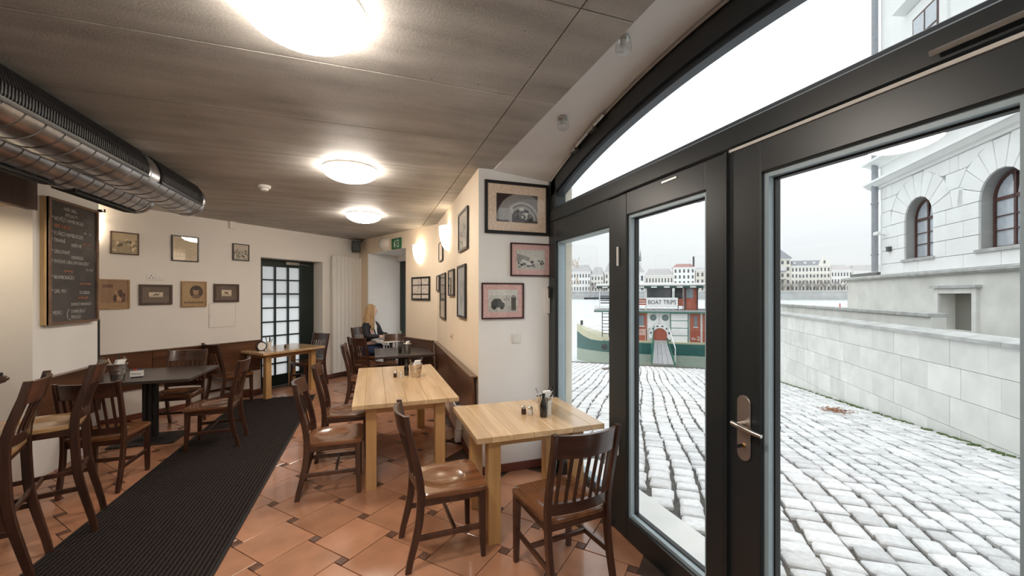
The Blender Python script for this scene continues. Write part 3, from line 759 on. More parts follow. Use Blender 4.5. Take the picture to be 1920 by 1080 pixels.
m = MB(); m.lathe([(.062,0),(.062,-.02),(.05,-.032)],28); m.build('base', WPLAST, t, smooth=True)
m = MB(); m.lathe([(.040,-.030),(.036,-.052),(.012,-.056)],24); m.build('sensor_head', WPLAST, t, smooth=True)
m = MB(); m.box(.02,.035,-.006,.006,-.052,-.046); m.build('led', BLACKP, t)

# ================================================================== chalkboard
t = thing('chalkboard','framed chalkboard menu with light wood box side on the left wall','chalkboard',(-2.82,4.797,1.375),R(90))
Wc, Hc = .70, 1.17
m = MB(); m.box(0,.03,-.062,0,0,Hc); m.build('box_side', wood('light_box_wood',(.55,.36,.16),(.7,.5,.26),2,.45,.15), t, bevel=.002)
m = MB(); m.box(.03,Wc,-.047,0,.0,Hc); m.build('backing', PANELW, t)
for x0,x1,z0,z1 in ((.0,.03,0,Hc),(Wc-.025,Wc,0,Hc),(.03,Wc-.025,0,.025),(.03,Wc-.025,Hc-.025,Hc)):
    m = MB(); m.box(x0,x1,-.068,-.045,z0,z1); m.build('frame', wood('walnut_frame',(.13,.07,.04),(.24,.14,.085),0,.4,.2) if 'walnut_frame' not in bpy.data.materials else bpy.data.materials['walnut_frame'], t, bevel=.002)
m = MB(); m.box(.03,Wc-.025,-.053,-.048,.025,Hc-.025); cb = m.build('slate', CHALKB, t)
lines = [(.20,1.075,'NAŠE GRILL',.045,0),(.22,1.02,'SPECIALITY',.045,0),(.05,.965,'* HOVĚZÍ HAMBURGER',.052,0),(.06,.90,'* BEEF BURGER',.045,1),
 (.48,.885,'139,- / 159,-',.032,0),(.05,.83,'* KUŘECÍ HAMBURGER',.052,0),(.46,.775,'129,- / 149,-',.032,1),(.05,.765,'* TRHANÉ',.048,0),(.30,.74,'VEPŘOVÉ',.046,0),(.05,.66,'* GRILOVANÝ',.048,0),(.30,.62,'HERMELÍN',.048,0),
 (.05,.57,'* SMAŽENÉ CIBULOVÉ KROUŽKY',.044,0),(.52,.515,'79,- / 5 ks',.032,0),(.20,.49,'onion rings',.036,1),(.05,.42,'* BRAMBORÁČKY',.048,0),(.42,.375,'potato pancakes',.034,1),(.05,.29,'* GRIL MIX',.05,0),(.42,.28,'KLOBÁSA',.045,0),(.40,.235,'sausages grill',.036,1),(.30,.165,'DOMÁCÍ HRANOLKY',.04,0),
 (.06,.085,'MENU :',.055,0),(.30,.095,'DOBRÉ JÍDLO',.042,0),(.30,.04,'PIVO 0,5 l',.042,0)]
for x, z, s, size, o in lines:
    text('chalk_lettering', s, size, CHALKO if o else CHALK, cb, T(x,-.0545,z+.005), sx=.78, extrude=.0003)
m = MB(); m.tube([(.27,-.0545,.14),(.245,-.0545,.10),(.25,-.0545,.05),(.29,-.0545,.03)],.003,4); m.build('chalk_bracket', CHALK, cb)
t = thing('wall_hook','small black hook at the corner of the chalkboard wall','hook',(-2.81,5.60,2.565),R(90))
m = MB(); m.box(-.02,.0,-.03,0,-.015,.015); m.tube([(-.01,-.03,0),(-.01,-.06,-.01),(-.01,-.055,.02)],.008,8); m.build('hook_body', BLACKP, t)
m = MB(); m.box(-2.826,-2.81,5.603,5.625,.90,1.385); o = m.build('corner_gap_shade', BLACKP); struct(o)  # black strip standing in for the shade of a gap at the corner

# ================================================================== pictures
def picture(label, wlk, tc, z0, z1, w, fmat, fw=.022, mat=None, mw=.05, prn=None, group=None, off=.004, depth=.022):
    h = z1-z0
    t = thing('framed_picture', label, 'picture', on(wlk,tc,z0,off), rot(wlk), group)
    for a,b,c,d in ((-w/2,w/2,0,fw),(-w/2,w/2,h-fw,h),(-w/2,-w/2+fw,fw,h-fw),(w/2-fw,w/2,fw,h-fw)):
        m = MB(); m.box(a,b,-depth,0,c,d); m.build('frame_bar', fmat, t, bevel=.002)
    iw, ih = w-2*fw, h-2*fw
    if mat is not None:
        pm = paint([(rc(-iw/2,fw,iw/2,h-fw), mat)], 'mat_board', PRINTM, t); pm.location = (0,-.010,0)
        pw_, ph_ = iw-2*mw, ih-2*(mw if mw < ih*.35 else ih*.28)
    else: pw_, ph_ = iw, ih
    po = prn(pw_, ph_) if prn else [(rc(-pw_/2,-ph_/2,pw_/2,ph_/2),(.5,.42,.3))]
    p = paint(po, 'print', PRINTM, t); p.location = (0,-.011,h/2)
    m = MB(); m.box(-iw/2,iw/2,-.0165,-.0150,fw,h-fw); m.build('glass', PGLASS, t)
    return t
FB = flat('black_frame',(.012,.011,.011),.35); FBR = wood('brown_frame',(.05,.022,.012),(.11,.055,.03),0,.4,.2); FR = flat('dark_red_frame',(.05,.012,.012),.35)
FO = wood('tan_frame',(.30,.17,.075),(.42,.26,.12),2,.45,.1); FW2 = flat('wide_brown_frame',(.065,.04,.028),.45,var=.2,vscale=30)
def rnd_blobs(w, h, k, cols, seed, y0=-.5, y1=.5, sz=(.03,.12)):
    rr = random.Random(seed); out = []
    for _ in range(k):
        a = rr.uniform(*sz)*w; b = rr.uniform(*sz)*h*1.2
        x = rr.uniform(-.5*w+a, .5*w-a); z = rr.uniform(y0*h+b, max(y0*h+b+.001, y1*h-b))
        n = rr.randint(5,9); o = rr.uniform(0,6)
        out.append(([(x+a*math.cos(o+6.283*i/n)*rr.uniform(.7,1), z+b*math.sin(o+6.283*i/n)*rr.uniform(.7,1)) for i in range(n)], rr.choice(cols)))
    return out
def base(w, h, c): return [(rc(-w/2,-h/2,w/2,h/2), c)]
def pr_group(seed, tone): # sepia group photograph
    def f(w, h):
        o = base(w,h,[.55*x for x in tone]); o += [(rc(-w/2,.12*h,w/2,h/2),[.75*x for x in tone])]
        o += rnd_blobs(w,h,26,[[.2*x for x in tone],[.12*x for x in tone],[.9*x for x in tone],tone],seed,-.48,.28,(.035,.085)); return o
    return f
def pr_text(w, h):
    o = base(w,h,(.62,.54,.40)); rr = random.Random(5)
    for i in range(13): o.append((rc(-w*.4,h*.38-i*h*.062,w*rr.uniform(.2,.42),h*.38-i*h*.062+h*.016),(.36,.29,.19)))
    return o
def pr_poster(w, h):
    o = base(w,h,(.30,.17,.085)); o.append((rc(-w/2,-h/2,w/2,-.32*h),(.38,.24,.12)))
    o += [(rc(-w*.42,h*.24,-w*.05,h*.36),(.12,.05,.025))]+rnd_blobs(w*.5,h*.8,16,[(.10,.05,.03),(.42,.25,.12),(.5,.32,.17),(.07,.03,.02)],9,-.45,.3,(.08,.2))
    o[-16:] = [([(x+w*.18,z) for x,z in pts],c) for pts,c in o[-16:]]
    return o
def pr_horse(flip):
    def f(w, h):
        s = -1 if flip else 1; o = base(w,h,(.66,.57,.43)); o.append((rc(-w/2,-h/2,w/2,-.22*h),(.5,.43,.32)))
        body = [(-.20,-.02),(-.12,.10),(.06,.09),(.16,.13),(.22,.28),(.30,.26),(.27,.14),(.20,.02),(.16,-.08),(.26,-.25),(.22,-.27),(.10,-.10),(-.06,-.10),(-.14,-.26),(-.19,-.24),(-.15,-.08),(-.30,-.14)]
        o.append(([(x*w*s*.9,z*h*.9) for x,z in body],(.06,.045,.035))); o.append((rc(-.03*w,.08*h,.05*w,.26*h),(.18,.12,.08))); return o
    return f
def pr_portrait(w, h):
    o = base(w,h,(.42,.29,.15)); o.append((ell(.10*w,.10*h,.30*w,.28*h),(.09,.05,.03))); o.append((ell(.08*w,.12*h,.13*w,.17*h),(.40,.26,.15)))
    o.append((ell(.10*w,.26*h,.17*w,.09*h),(.05,.03,.02))); o.append((ell(.10*w,-.10*h,.2*w,.09*h),(.20,.12,.07)))
    rr = random.Random(2)
    for i in range(11): o.append((rc(-.44*w+i*.08*w,-.40*h,-.44*w+i*.08*w+.055*w,-.32*h),(.12,.07,.035)))
    return o
def pr_arch(w, h):
    o = base(w,h,(.09,.085,.085)); o.append(([(-.5*w,-.5*h),(-.5*w,.5*h),(.1*w,.5*h)],(.035,.018,.018)))
    def band(r0,r1,c,cx=.12,cz=-.42): return ([(cx*w+r1*w*math.cos(R(a)),min(.5*h,cz*h+r1*w*math.sin(R(a)))) for a in range(0,181,10)]+[(cx*w+r0*w*math.cos(R(a)),min(.5*h,cz*h+r0*w*math.sin(R(a)))) for a in range(180,-1,-10)],c)
    def clip(q): return ([(max(-.5*w,min(.5*w,x)),max(-.5*h,min(.5*h,z))) for x,z in q[0]],q[1])
    o += [clip(band(.40,.62,(.28,.27,.26))),clip(band(.36,.42,(.5,.5,.49))),clip(band(.27,.34,(.42,.42,.42)))]
    o.append((rc(-.44*w,-.44*h,-.2*w,-.02*h),(.42,.43,.44))); o.append((rc(-.2*w,-.5*h,-.13*w,-.1*h),(.5,.5,.5)))
    o += [([(x+.12*w,z) for x,z in p_],c) for p_,c in rnd_blobs(w*.6,h,30,[(.06,.06,.06),(.2,.2,.2),(.5,.5,.5),(.7,.7,.68)],21,-.48,.12,(.03,.1))]
    o.append((ell(.10*w,-.03*h,.07*w,.06*h),(.65,.65,.63))); return o
def pr_street(seed):
    def f(w, h):
        o = base(w,h,(.62,.62,.58)); o.append(([(-.5*w,-.1*h),(-.5*w,.3*h),(-.05*w,.12*h),(-.05*w,-.12*h)],(.30,.30,.28)))
        o.append((rc(-.5*w,-.5*h,.5*w,-.2*h),(.55,.54,.5)))
        o.append(([(-.35*w,-.05*h),(-.3*w,.02*h),(.1*w,-.18*h),(.1*w,-.28*h),(-.05*w,-.30*h)],(.7,.69,.65)))
        o += rnd_blobs(w,h,18,[(.06,.06,.055),(.15,.15,.14),(.28,.27,.25)],seed,-.42,.05,(.03,.08)); return o
    return f
def pr_car(w, h):
    o = base(w,h,(.60,.60,.57)); o.append((rc(-.5*w,.25*h,.5*w,.5*h),(.68,.68,.65))); o.append((rc(-.5*w,-.5*h,.5*w,-.22*h),(.52,.51,.48)))
    o.append(([(-.40*w,-.30*h),(-.40*w,-.05*h),(-.30*w,.10*h),(-.10*w,.10*h),(-.02*w,-.05*h),(.06*w,-.12*h),(.05*w,-.28*h)],(.07,.07,.065)))
    o += [(ell(-.30*w,-.3*h,.07*w,.09*h),(.03,.03,.03)),(ell(-.04*w,-.3*h,.06*w,.08*h),(.03,.03,.03)),(rc(.1*w,-.25*h,.13*w,.25*h),(.4,.4,.38)),(rc(.28*w,-.42*h,.44*w,.18*h),(.10,.10,.09)),(ell(.36*w,.2*h,.05*w,.07*h),(.3,.3,.28)),(rc(.02*w,.0,.22*w,.12*h),(.42,.42,.4))]
    return o
picture('sepia group photograph in thin brown frame nearest the chalkboard, upper row','D',-.373,2.176,2.465,.285,FBR,.014,None,0,pr_group(1,(.75,.62,.40)))
picture('square handwritten sheet in dark frame, middle of the upper row','D',.29,2.133,2.502,.33,FB,.016,None,0,pr_text)
picture('small dark framed group photograph beside the paned door','D',1.045,2.202,2.472,.25,FB,.014,None,0,pr_group(4,(.72,.66,.56)))
picture('brown vintage poster partly hidden by the chalkboard, lower row','D',-.475,1.468,1.85,.30,FO,.018,None,0,pr_poster)
picture('running horse etching in wide brown frame below the wall sockets','D',-.048,1.514,1.792,.365,FW2,.03,(.14,.10,.078),.075,pr_horse(False))
picture('tan portrait medallion poster in light frame, lower row','D',.398,1.473,1.849,.32,FO,.018,None,0,pr_portrait)
picture('running horse etching in wide brown frame above the wall hatch','D',.834,1.538,1.821,.36,FW2,.03,(.14,.10,.078),.08,pr_horse(True))
picture('large black framed vault photograph with beige mat on the pier','P',1.292,2.219,2.708,.638,FB,.028,(.78,.63,.50),.085,pr_arch)
picture('red framed street photograph with pink mat touching the glazed front','P',1.43,1.827,2.141,.415,FR,.013,(.70,.46,.44),.05,pr_street(11))
picture('red framed old car photograph with pink mat above the light switch','P',1.15,1.427,1.762,.413,FR,.013,(.70,.46,.44),.05,pr_car)
def pr_pale(seed, c=(.55,.53,.50)):
    return lambda w, h: base(w,h,c)+rnd_blobs(w,h,14,[[.55*x for x in c],[.8*x for x in c],[.35*x for x in c]],seed,-.45,.35,(.05,.14))
def pr_grid(w, h):
    o = base(w,h,(.62,.54,.45))+rnd_blobs(w,h,30,[(.42,.36,.3),(.52,.45,.38)],31,-.48,.48,(.03,.07))
    for x0,x1,z0,z1 in ((.02*w,.08*w,-.5*h,.5*h),(-.5*w,.5*w,.14*h,.20*h),(-.5*w,.5*w,-.32*h,-.26*h)): o.append((rc(x0,z0,x1,z1),(.05,.035,.03)))
    return o
picture('six-part picture in dark frame on the end wall','B',.475,1.561,1.961,.56,FB,.03,None,0,pr_grid)
picture('black framed picture high on the ivory wall nearest the pier','A',.69,2.128,2.56,.52,FB,.026,(.72,.66,.58),.06,pr_pale(41))
picture('small black framed picture high on the ivory wall behind the sconce','A',2.5,2.16,2.45,.42,FB,.024,(.72,.66,.58),.05,pr_pale(42))
picture('smallest black framed picture at the bend of the ivory wall','A',2.83,1.71,1.96,.34,FB,.022,None,0,pr_pale(43,(.3,.28,.26)))
picture('tall black framed strip picture left of the small one on the ivory wall','A',2.28,1.304,1.962,.55,FB,.026,None,0,pr_pale(44,(.36,.33,.30)))
picture('mid-sized black framed picture between the two tall ones on the ivory wall','A',1.5,1.637,1.971,.45,FB,.024,None,0,pr_pale(45,(.34,.32,.30)))
picture('tall black framed picture nearest the pier on the ivory wall','A',.785,1.40,1.978,.48,FB,.026,None,0,pr_pale(46,(.42,.40,.38)))

# ================================================================== wall fittings
t = thing('radiator','tall white ribbed panel radiator on the corner wall','radiator',on('D',2.70,.10,.055),rot('D'))
for i in range(9):
    m = MB(); m.box(i*.094,i*.094+.087,-.05,0,0,2.33); m.build('panel', WENAM, t, bevel=.005)
m = MB(); m.box(0,.842,.018,.026,.05,2.28); m.build('back_plate', WENAM, t)
for z in (.2,2.1): m = MB(); m.box(.2,.25,-.005,.05,z,z+.05); m.box(.6,.65,-.005,.05,z,z+.05); m.build('bracket', CHROME, t)
t = thing('loudspeaker','small black loudspeaker in the ceiling corner','speaker',on('B',tB-.22,2.545,.16),rot('B')+R(-25))
m = MB(); m.box(-.11,.11,-.08,.08,0,.22); m.build('cabinet', BLACKP, t, bevel=.01)
m = MB(); m.lathe([(.075,0),(.07,.006),(.03,-.004),(.012,.004)],24,T(0,-.081,.085,rx=R(90))); m.build('woofer', BLACK, t, smooth=True)
m = MB(); m.lathe([(.025,0),(.02,.006),(.008,.008)],16,T(0,-.081,.185,rx=R(90))); m.build('tweeter', BLACK, t, smooth=True)
m = MB(); m.tube([(0,.06,.2),(.02,.14,.26)],.012,8); m.build('bracket', BLACK, t)
t = thing('exit_sign','small green emergency exit sign above the niche','sign',on('B',1.285,2.505,.01),rot('B'))
m = MB(); m.box(-.175,.175,-.014,0,0,.2); m.build('panel', flat('exit_green',(.01,.13,.045),.4), t, bevel=.003)
g = (.8,.85,.8); man = [([(-.09,.04),(-.075,.035),(-.055,.075),(-.035,.06),(-.045,.03),(-.03,.03),(-.015,.07),(-.045,.10),(-.03,.135),(-.05,.145),(-.085,.12),(-.075,.11)],g),(ell(-.028,.157,.015,.015,12),g),(rc(.03,.03,.10,.165),g),(rc(.045,.045,.085,.15),(.01,.13,.045))]
p = paint(man,'pictogram',PRINTM,t); p.location = (0,-.0145,0)
t = thing('wall_socket','double white wall socket between the pictures','socket',on('D',-.052,1.853,.001),rot('D'))
for i in (-1,1):
    m = MB(); m.box(i*.047-.046,i*.047+.046,-.010,0,0,.085); s_ = m.build('plate', WPLAST, t, bevel=.004)
    if i < 0:
        for a,b in ((-.018,.03),(.018,.03),(0,.06)): m = MB(); m.lathe([(.007,0),(.007,.002)],10,T(i*.047+a,-.010,b,rx=R(90))); m.build('hole', BLACKP, s_)
    else:
        m = MB(); m.lathe([(.022,0),(.018,.004)],16,T(i*.047,-.010,.042,rx=R(90))); m.build('cover', WENAM, s_)
t = thing('wall_hatch','flush white inspection hatch in the back wall','hatch',on('D',.78,1.147,.001),rot('D'))
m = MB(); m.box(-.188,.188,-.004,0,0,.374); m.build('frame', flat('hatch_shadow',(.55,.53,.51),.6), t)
m = MB(); m.box(-.182,.182,-.007,-.002,.006,.368); m.build('door_panel', PLASTER, t, bevel=.001)
m = MB(); m.box(-.170,-.164,-.009,-.007,.15,.21); m.build('latch', CHROME, t)
t = thing('cable_box','small white box under the ceiling on the back wall','cable box',on('D',.915,2.70,.001),rot('D'))
m = MB(); m.box(-.045,.045,-.04,0,0,.11); m.build('body', PLASTER, t, bevel=.006)
m = MB(); m.box(-.046,.046,-.043,-.038,.085,.11); m.build('lid', WPLAST, t, bevel=.003)
t = thing('light_switch','white rocker light switch on the pier','switch',(1.286,3.549,1.195))
m = MB(); m.box(-.045,.045,-.010,0,0,.088); m.build('plate', WPLAST, t, bevel=.005)
m = MB(); m.box(-.042,-.012,-.018,-.008,.006,.082); m.build('rocker', WPLAST, t, bevel=.004)
t = thing('thermostat','tiny greyish knob switch on the ivory wall','switch',on('A',1.5,1.09,.001),rot('A'))
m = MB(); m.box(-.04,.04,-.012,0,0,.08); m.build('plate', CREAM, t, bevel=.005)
m = MB(); m.lathe([(.02,0),(.018,.015)],16,T(0,-.012,.04,rx=R(90))); m.build('knob', flat('grey_knob',(.45,.38,.32),.5), t, smooth=True)
t = thing('wall_plate','pale blank cover plate on the cream wall by the bar','plate',(-3.345,5.298,1.22),0)
m = MB(); m.box(-.18,0,-.02,0,0,.14); m.build('plate', WPLAST, t, bevel=.005)
m = MB(); m.lathe([(.006,0),(.005,.003)],10,T(-.01,-.02,.07,rx=R(90))); m.build('screw', CHROME, t)
t = thing('floor_convector','low white convector with valve on the ivory wall under the long table','heater',on('A',1.0,.12,.01),rot('A'))
m = MB(); m.box(-.25,.25,-.07,0,.05,.32); m.build('casing', WENAM, t, bevel=.008)
for i in range(12): m = MB(); m.box(-.24+i*.04,-.22+i*.04,-.06,-.01,.318,.325); m.build('vent', BLACKP, t)
m = MB(); m.box(.16,.24,-.075,-.01,-.08,.05); m.build('valve_box', WPLAST, t, bevel=.006)

# ================================================================== things on the tables
def bucket(label, x, y, z, rz=0, s=1, seed=1):
    t = thing('cutlery_bucket', label, 'bucket', (x,y,z), rz, 'zinc cutlery buckets on the tables'); t.scale = (s,s,s)
    m = MB(); m.lathe([(.041,0),(.043,.004),(.050,.045),(.052,.048),(.0515,.052),(.056,.082),(.058,.085),(.0575,.089),(.064,.128),(.067,.131),(.065,.134),(.061,.131),(.050,.05),(.040,.008)],28,caps=False)
    m.add([(.041*math.cos(6.2832*i/28),.041*math.sin(6.2832*i/28),.002) for i in range(28)],[tuple(range(28))]); m.build('pail', CHROME, t, smooth=True)
    rr = random.Random(seed)
    m = MB(); pts = [(-.03,-.015),(.04,-.02),(.045,.012),(-.02,.02)]
    m.rings([[(a*.6,b*.6,.03) for a,b in pts],[(a*.9,b*.9,.125) for a,b in pts],[(a+.02,b+.004,.160) for a,b in pts],[(a+.028,b+.006,.164) for a,b in pts]]); m.build('napkin', PAPER, t)
    for k in range(4):
        a = rr.uniform(-.6,.6)+(.2 if k < 3 else 3.0); l = rr.uniform(.05,.07)
        p0 = Vector((.01*math.cos(a),.01*math.sin(a),.03)); p1 = Vector((l*math.cos(a),l*math.sin(a),.175+rr.uniform(0,.03)))
        m = MB(); m.rings(bar(p0,p1,.014,.004)); m.build('cutlery_handle', CHROME if k % 2 else BLACKP, t)
    m = MB(); m.tube([(.066*math.cos(R(a)),.066*math.sin(R(a)),.118-.075*math.sin(R(a+90))*.5-.02) for a in range(-90,91,15)],.0022,6); m.build('bail', CHROME, t)
def shaker(label, x, y, z, dark):
    t = thing('shaker', label, 'shaker', (x,y,z), 0, 'salt and pepper shakers')
    m = MB(); m.lathe([(.017,0),(.019,.004),(.018,.035),(.016,.045)],16); m.build('body', flat('pepper_fill',(.05,.025,.018),.3) if dark else flat('salt_fill',(.72,.7,.67),.25), t, smooth=True)
    m = MB(); m.lathe([(.0175,.044),(.0175,.056),(.012,.062),(.001,.063)],16); m.build('cap', CHROME, t, smooth=True)
def oil(label, x, y, z):
    t = thing('sauce_bottle', label, 'bottle', (x,y,z))
    m = MB(); m.lathe([(.026,0),(.027,.004),(.027,.085),(.022,.105),(.012,.13),(.011,.155)],18); m.build('body', flat('dark_bottle_glass_%d'%len(bpy.data.materials),(.012,.010,.009),.12,coat=.6), t, smooth=True)
    m = MB(); m.lathe([(.0125,.152),(.013,.172),(.001,.174)],14); m.build('cap', BLACKP, t, smooth=True)
bucket('zinc bucket with cutlery and napkins on the oak table by the glass door',1.245,2.80,.75,.2,1.0,1)
shaker('pepper shaker on the oak table by the glass door',1.083,2.825,.75,True); shaker('salt shaker on the oak table by the glass door',1.125,2.79,.75,False)
oil('black sauce bottle beside the bucket by the glass door',1.195,2.71,.75)
t = thing('menu_card','white folded card standing at the bucket by the glass door','card',(1.252,2.725,.75),.5)
m = MB(); m.rings([[(-.02,0,0),(-.02,.003,0),(-.016,.003,.11),(-.016,0,.11)],[(.02,0,0),(.02,.003,0),(.016,.003,.11),(.016,0,.11)]]); m.build('front_leaf', PAPER, t)
m = MB(); m.rings([[(-.02,.03,0),(-.02,.033,0),(-.016,.006,.11),(-.016,.003,.11)],[(.02,.03,0),(.02,.033,0),(.016,.006,.11),(.016,.003,.11)]]); m.build('back_leaf', PAPER, t)
bucket('zinc bucket with napkins on the long oak table',.455,4.50,.75,.4,1.08,2)
shaker('pepper shaker on the long oak table',.24,4.55,.75,True); shaker('salt shaker on the long oak table',.30,4.50,.75,False)
oil('black sauce bottle beside the bucket on the long oak table',.365,4.62,.75)
bucket('dark-looking bucket with napkins on the dark table beyond the long oak table',.52,6.45,.75,.9,1.05,3)
oil('dark bottle beside the bucket on the dark table beyond the long oak table',.41,6.42,.75)
bucket('ribbed zinc bucket on the left dark pedestal table',-2.56,5.42,.75,1.2,1.25,4)
t = thing('coaster_holder','beer mat holder with printed white card on the left dark pedestal table','holder',(-2.43,5.50,.75),R(20))
m = MB(); m.box(-.05,.05,-.03,.03,0,.012); m.build('base', BLACKP, t, bevel=.003)
m = MB(); m.box(-.055,.055,-.032,-.028,.01,.075); m.build('card', PAPER, t)
text('card_lettering','Pilsner',.03,flat('card_green',(.02,.16,.07),.6),t,T(-.045,-.0328,.03),extrude=.0002)
m = MB(); m.box(-.04,.04,-.02,.02,.012,.085); m.build('beer_mats', flat('beer_mat',(.05,.07,.16),.7), t)
m = MB(); m.lathe([(.016,0),(.016,.002)],12,T(-.015,-.021,.08,rx=R(90))); m.build('red_seal', flat('seal_red',(.5,.03,.03),.5), t)
P5 = Vector((-1.47,7.74)); 
def p5(a, b): q = P5+dD*a+nD*b; return (q.x,q.y,.75)
t = thing('napkin_holder','round black napkin holder with white napkins on the back oak table','napkin holder',p5(-.36,-.06),rot('D'))
m = MB(); m.tube([(.072*math.cos(R(a)),-.02,.072+.072*math.sin(R(a))) for a in range(-60,241,15)],.007,8); m.build('front_ring', BLACKP, t, smooth=True)
m = MB(); m.tube([(.072*math.cos(R(a)),.02,.072+.072*math.sin(R(a))) for a in range(-60,241,15)],.007,8); m.build('back_ring', BLACKP, t, smooth=True)
m = MB(); m.rings([[(.062*math.cos(R(a)),y,.068+.062*math.sin(R(a))) for a in range(0,360,18)] for y in (-.014,.014)]); m.build('napkins', PAPER, t)
m = MB(); m.box(-.05,.05,-.03,.03,0,.01); m.build('foot', BLACKP, t)
t = thing('cutlery_cup','white cup full of cutlery on the back oak table','cup',(*p5(-.20,.0)[:2],.75))
m = MB(); m.lathe([(.032,0),(.034,.004),(.042,.12),(.039,.12),(.03,.01)],20,caps=False); m.build('cup', WPLAST, t, smooth=True)
for k in range(5): m = MB(); m.rings(bar((.012*math.cos(k*1.3),.012*math.sin(k*1.3),.02),(.05*math.cos(k*1.3),.05*math.sin(k*1.3),.17+.01*k),.013,.004)); m.build('cutlery_handle', (CHROME,BLACKP,PAPER)[k%3], t)
shaker('small grey shaker on the back oak table',*p5(.02,-.10),True)
t = thing('coffee_cup','white cup on saucer on the window table','cup',(.17,8.06,.80))
m = MB(); m.lathe([(.03,.008),(.07,.014),(.072,.017),(.03,.012)],20,caps=False); m.build('saucer', WPLAST, t, smooth=True)
m = MB(); m.lathe([(.022,.014),(.036,.04),(.042,.075),(.039,.075),(.03,.03),(.001,.02)],20,caps=False); cu_ = m.build('bowl', WPLAST, t, smooth=True)
m = MB(); m.tube([(.040,0,.062),(.062,0,.058),(.06,0,.035),(.034,0,.03)],.005,6); m.build('handle', WPLAST, t, smooth=True)
t = thing('small_vase','small white vase with pale green sprig on the window table','vase',(.50,7.84,.80))
m = MB(); m.lathe([(.02,0),(.03,.03),(.014,.07),(.018,.085)],16); m.build('vase', WPLAST, t, smooth=True)
m = MB(); rr = random.Random(8)
for k in range(9):
    a = k*.7; m.add([(0,0,.08),(.03*math.cos(a)-.01*math.sin(a),.03*math.sin(a)+.01*math.cos(a),.13+.01*(k%3)),(.05*math.cos(a),.05*math.sin(a),.16+.012*(k%4)),(.03*math.cos(a)+.01*math.sin(a),.03*math.sin(a)-.01*math.cos(a),.13+.01*(k%3))],[(0,1,2,3)])
m.build('sprig', flat('pale_leaf',(.42,.55,.42),.6), t)

# ================================================================== the seated person
def skin(name, pts, edges, mat, parent, root=0, sub=2):
    me = bpy.data.meshes.new(name); me.from_pydata([p[0] for p in pts], edges, [])
    o = link(name, me, parent); me.materials.append(mat)
    bm = bmesh.new(); bm.from_mesh(me); ly = bm.verts.layers.skin.verify(); bm.verts.ensure_lookup_table()
    for v, p in zip(bm.verts, pts):
        r = p[1]; v[ly].radius = r if isinstance(r, tuple) else (r, r); v[ly].use_root = (v.index == root)
    bm.to_mesh(me); bm.free()
    md = o.modifiers.new('skin','SKIN'); md.use_smooth_shade = True
    s2 = o.modifiers.new('sub','SUBSURF'); s2.levels = sub; s2.render_levels = sub
    return o
SKIN = flat('skin',(.72,.47,.36),.5,var=.04); JACKET = flat('navy_jacket',(.012,.013,.022),.7,var=.2,vscale=40); SHIRT = flat('white_shirt',(.8,.8,.8),.7); JEANS = flat('blue_jeans',(.018,.03,.075),.8); HAIR = wood('blonde_hair',(.26,.15,.07),(.62,.43,.23),2,.45,.1,30,.0)
pe = thing('person','seated person with long blonde hair, navy jacket and white shirt, looking out of the window','person',(-.02,8.20,.035),R(-33-90))
HY = R(34); hc_ = Vector((0,.0,0))
def hd(x, y, z):   # head coordinates turned towards the window
    c, s = math.cos(HY), math.sin(HY); return (x*c-y*s, x*s+y*c+.02, z)
B = []; Ed = []
def bv(p, r, par=None):
    B.append((p, r)); i = len(B)-1
    if par is not None: Ed.append((par, i))
    return i
pel = bv((0,0,.58),(.13,.10)); sp1 = bv((0,0,.74),(.11,.09),pel); sp2 = bv((0,0,.90),(.125,.095),sp1); che = bv((0,0,1.02),(.12,.09),sp2)
nk = bv((0,.005,1.13),(.05,.05),che); nk2 = bv(hd(0,.0,1.19),(.047,.047),nk); h1 = bv(hd(0,.02,1.245),(.062,.070),nk2); h2 = bv(hd(0,.015,1.31),(.074,.088),h1); h3 = bv(hd(0,.005,1.37),(.070,.080),h2); h4 = bv(hd(0,0,1.415),(.04,.045),h3)
hands = {}
for s in (-1,1):
    sh = bv((s*.165,0,1.065),.052,che); el = bv((s*.235,.07,.83),.042,sh); wr = bv((s*.12,.32,.835),.026,el); pa = bv((s*.09,.375,.832),(.034,.016),wr); hands[s] = pa
    for k, (dx, l) in enumerate(((-.026,.062),(-.009,.074),(.009,.07),(.026,.055))):
        a = bv((s*.085+dx,.375+l*.55,.834),.009,pa); bv((s*.085+dx*1.1,.375+l,.822),.0075,a)
    a = bv((s*.09-s*.035,.375,.834),.010,pa); bv((s*.09-s*.05,.40,.826),.008,a)
    hp_ = bv((s*.09,.05,.56),.075,pel); kn = bv((s*.11,.40,.56),.055,hp_); an = bv((s*.11,.38,.12),.035,kn); bv((s*.11,.50,.06),.03,an)
skin('body', B, Ed, SKIN, pe, 0, 2)
# face
m = MB(); m.rings([[hd(-.012,.088,1.270),hd(.012,.088,1.270),hd(.008,.090,1.325),hd(-.008,.090,1.325)],[hd(-.007,.110,1.280),hd(.007,.110,1.280),hd(.002,.097,1.322),hd(-.002,.097,1.322)]]); m.build('nose', SKIN, pe, smooth=True)
for s in (-1,1):
    m = MB(); c_ = hd(s*.030,.076,1.318); m.lathe([(.0005,-.011),(.008,-.008),(.011,0),(.008,.008),(.0005,.011)],12,T(*c_)); m.build('eye', flat('eye_dark',(.03,.025,.02),.3), pe, smooth=True)
    m = MB(); c_ = hd(s*.080,-.005,1.30); m.lathe([(.001,-.03),(.012,-.02),(.015,0),(.014,.018),(.001,.03)],10,T(*c_)); m.build('ear', SKIN, pe, smooth=True)
m = MB(); m.rings(bar(hd(-.020,.084,1.248),hd(.020,.084,1.248),.008,.009)); m.build('mouth', flat('lips',(.5,.16,.14),.5), pe)
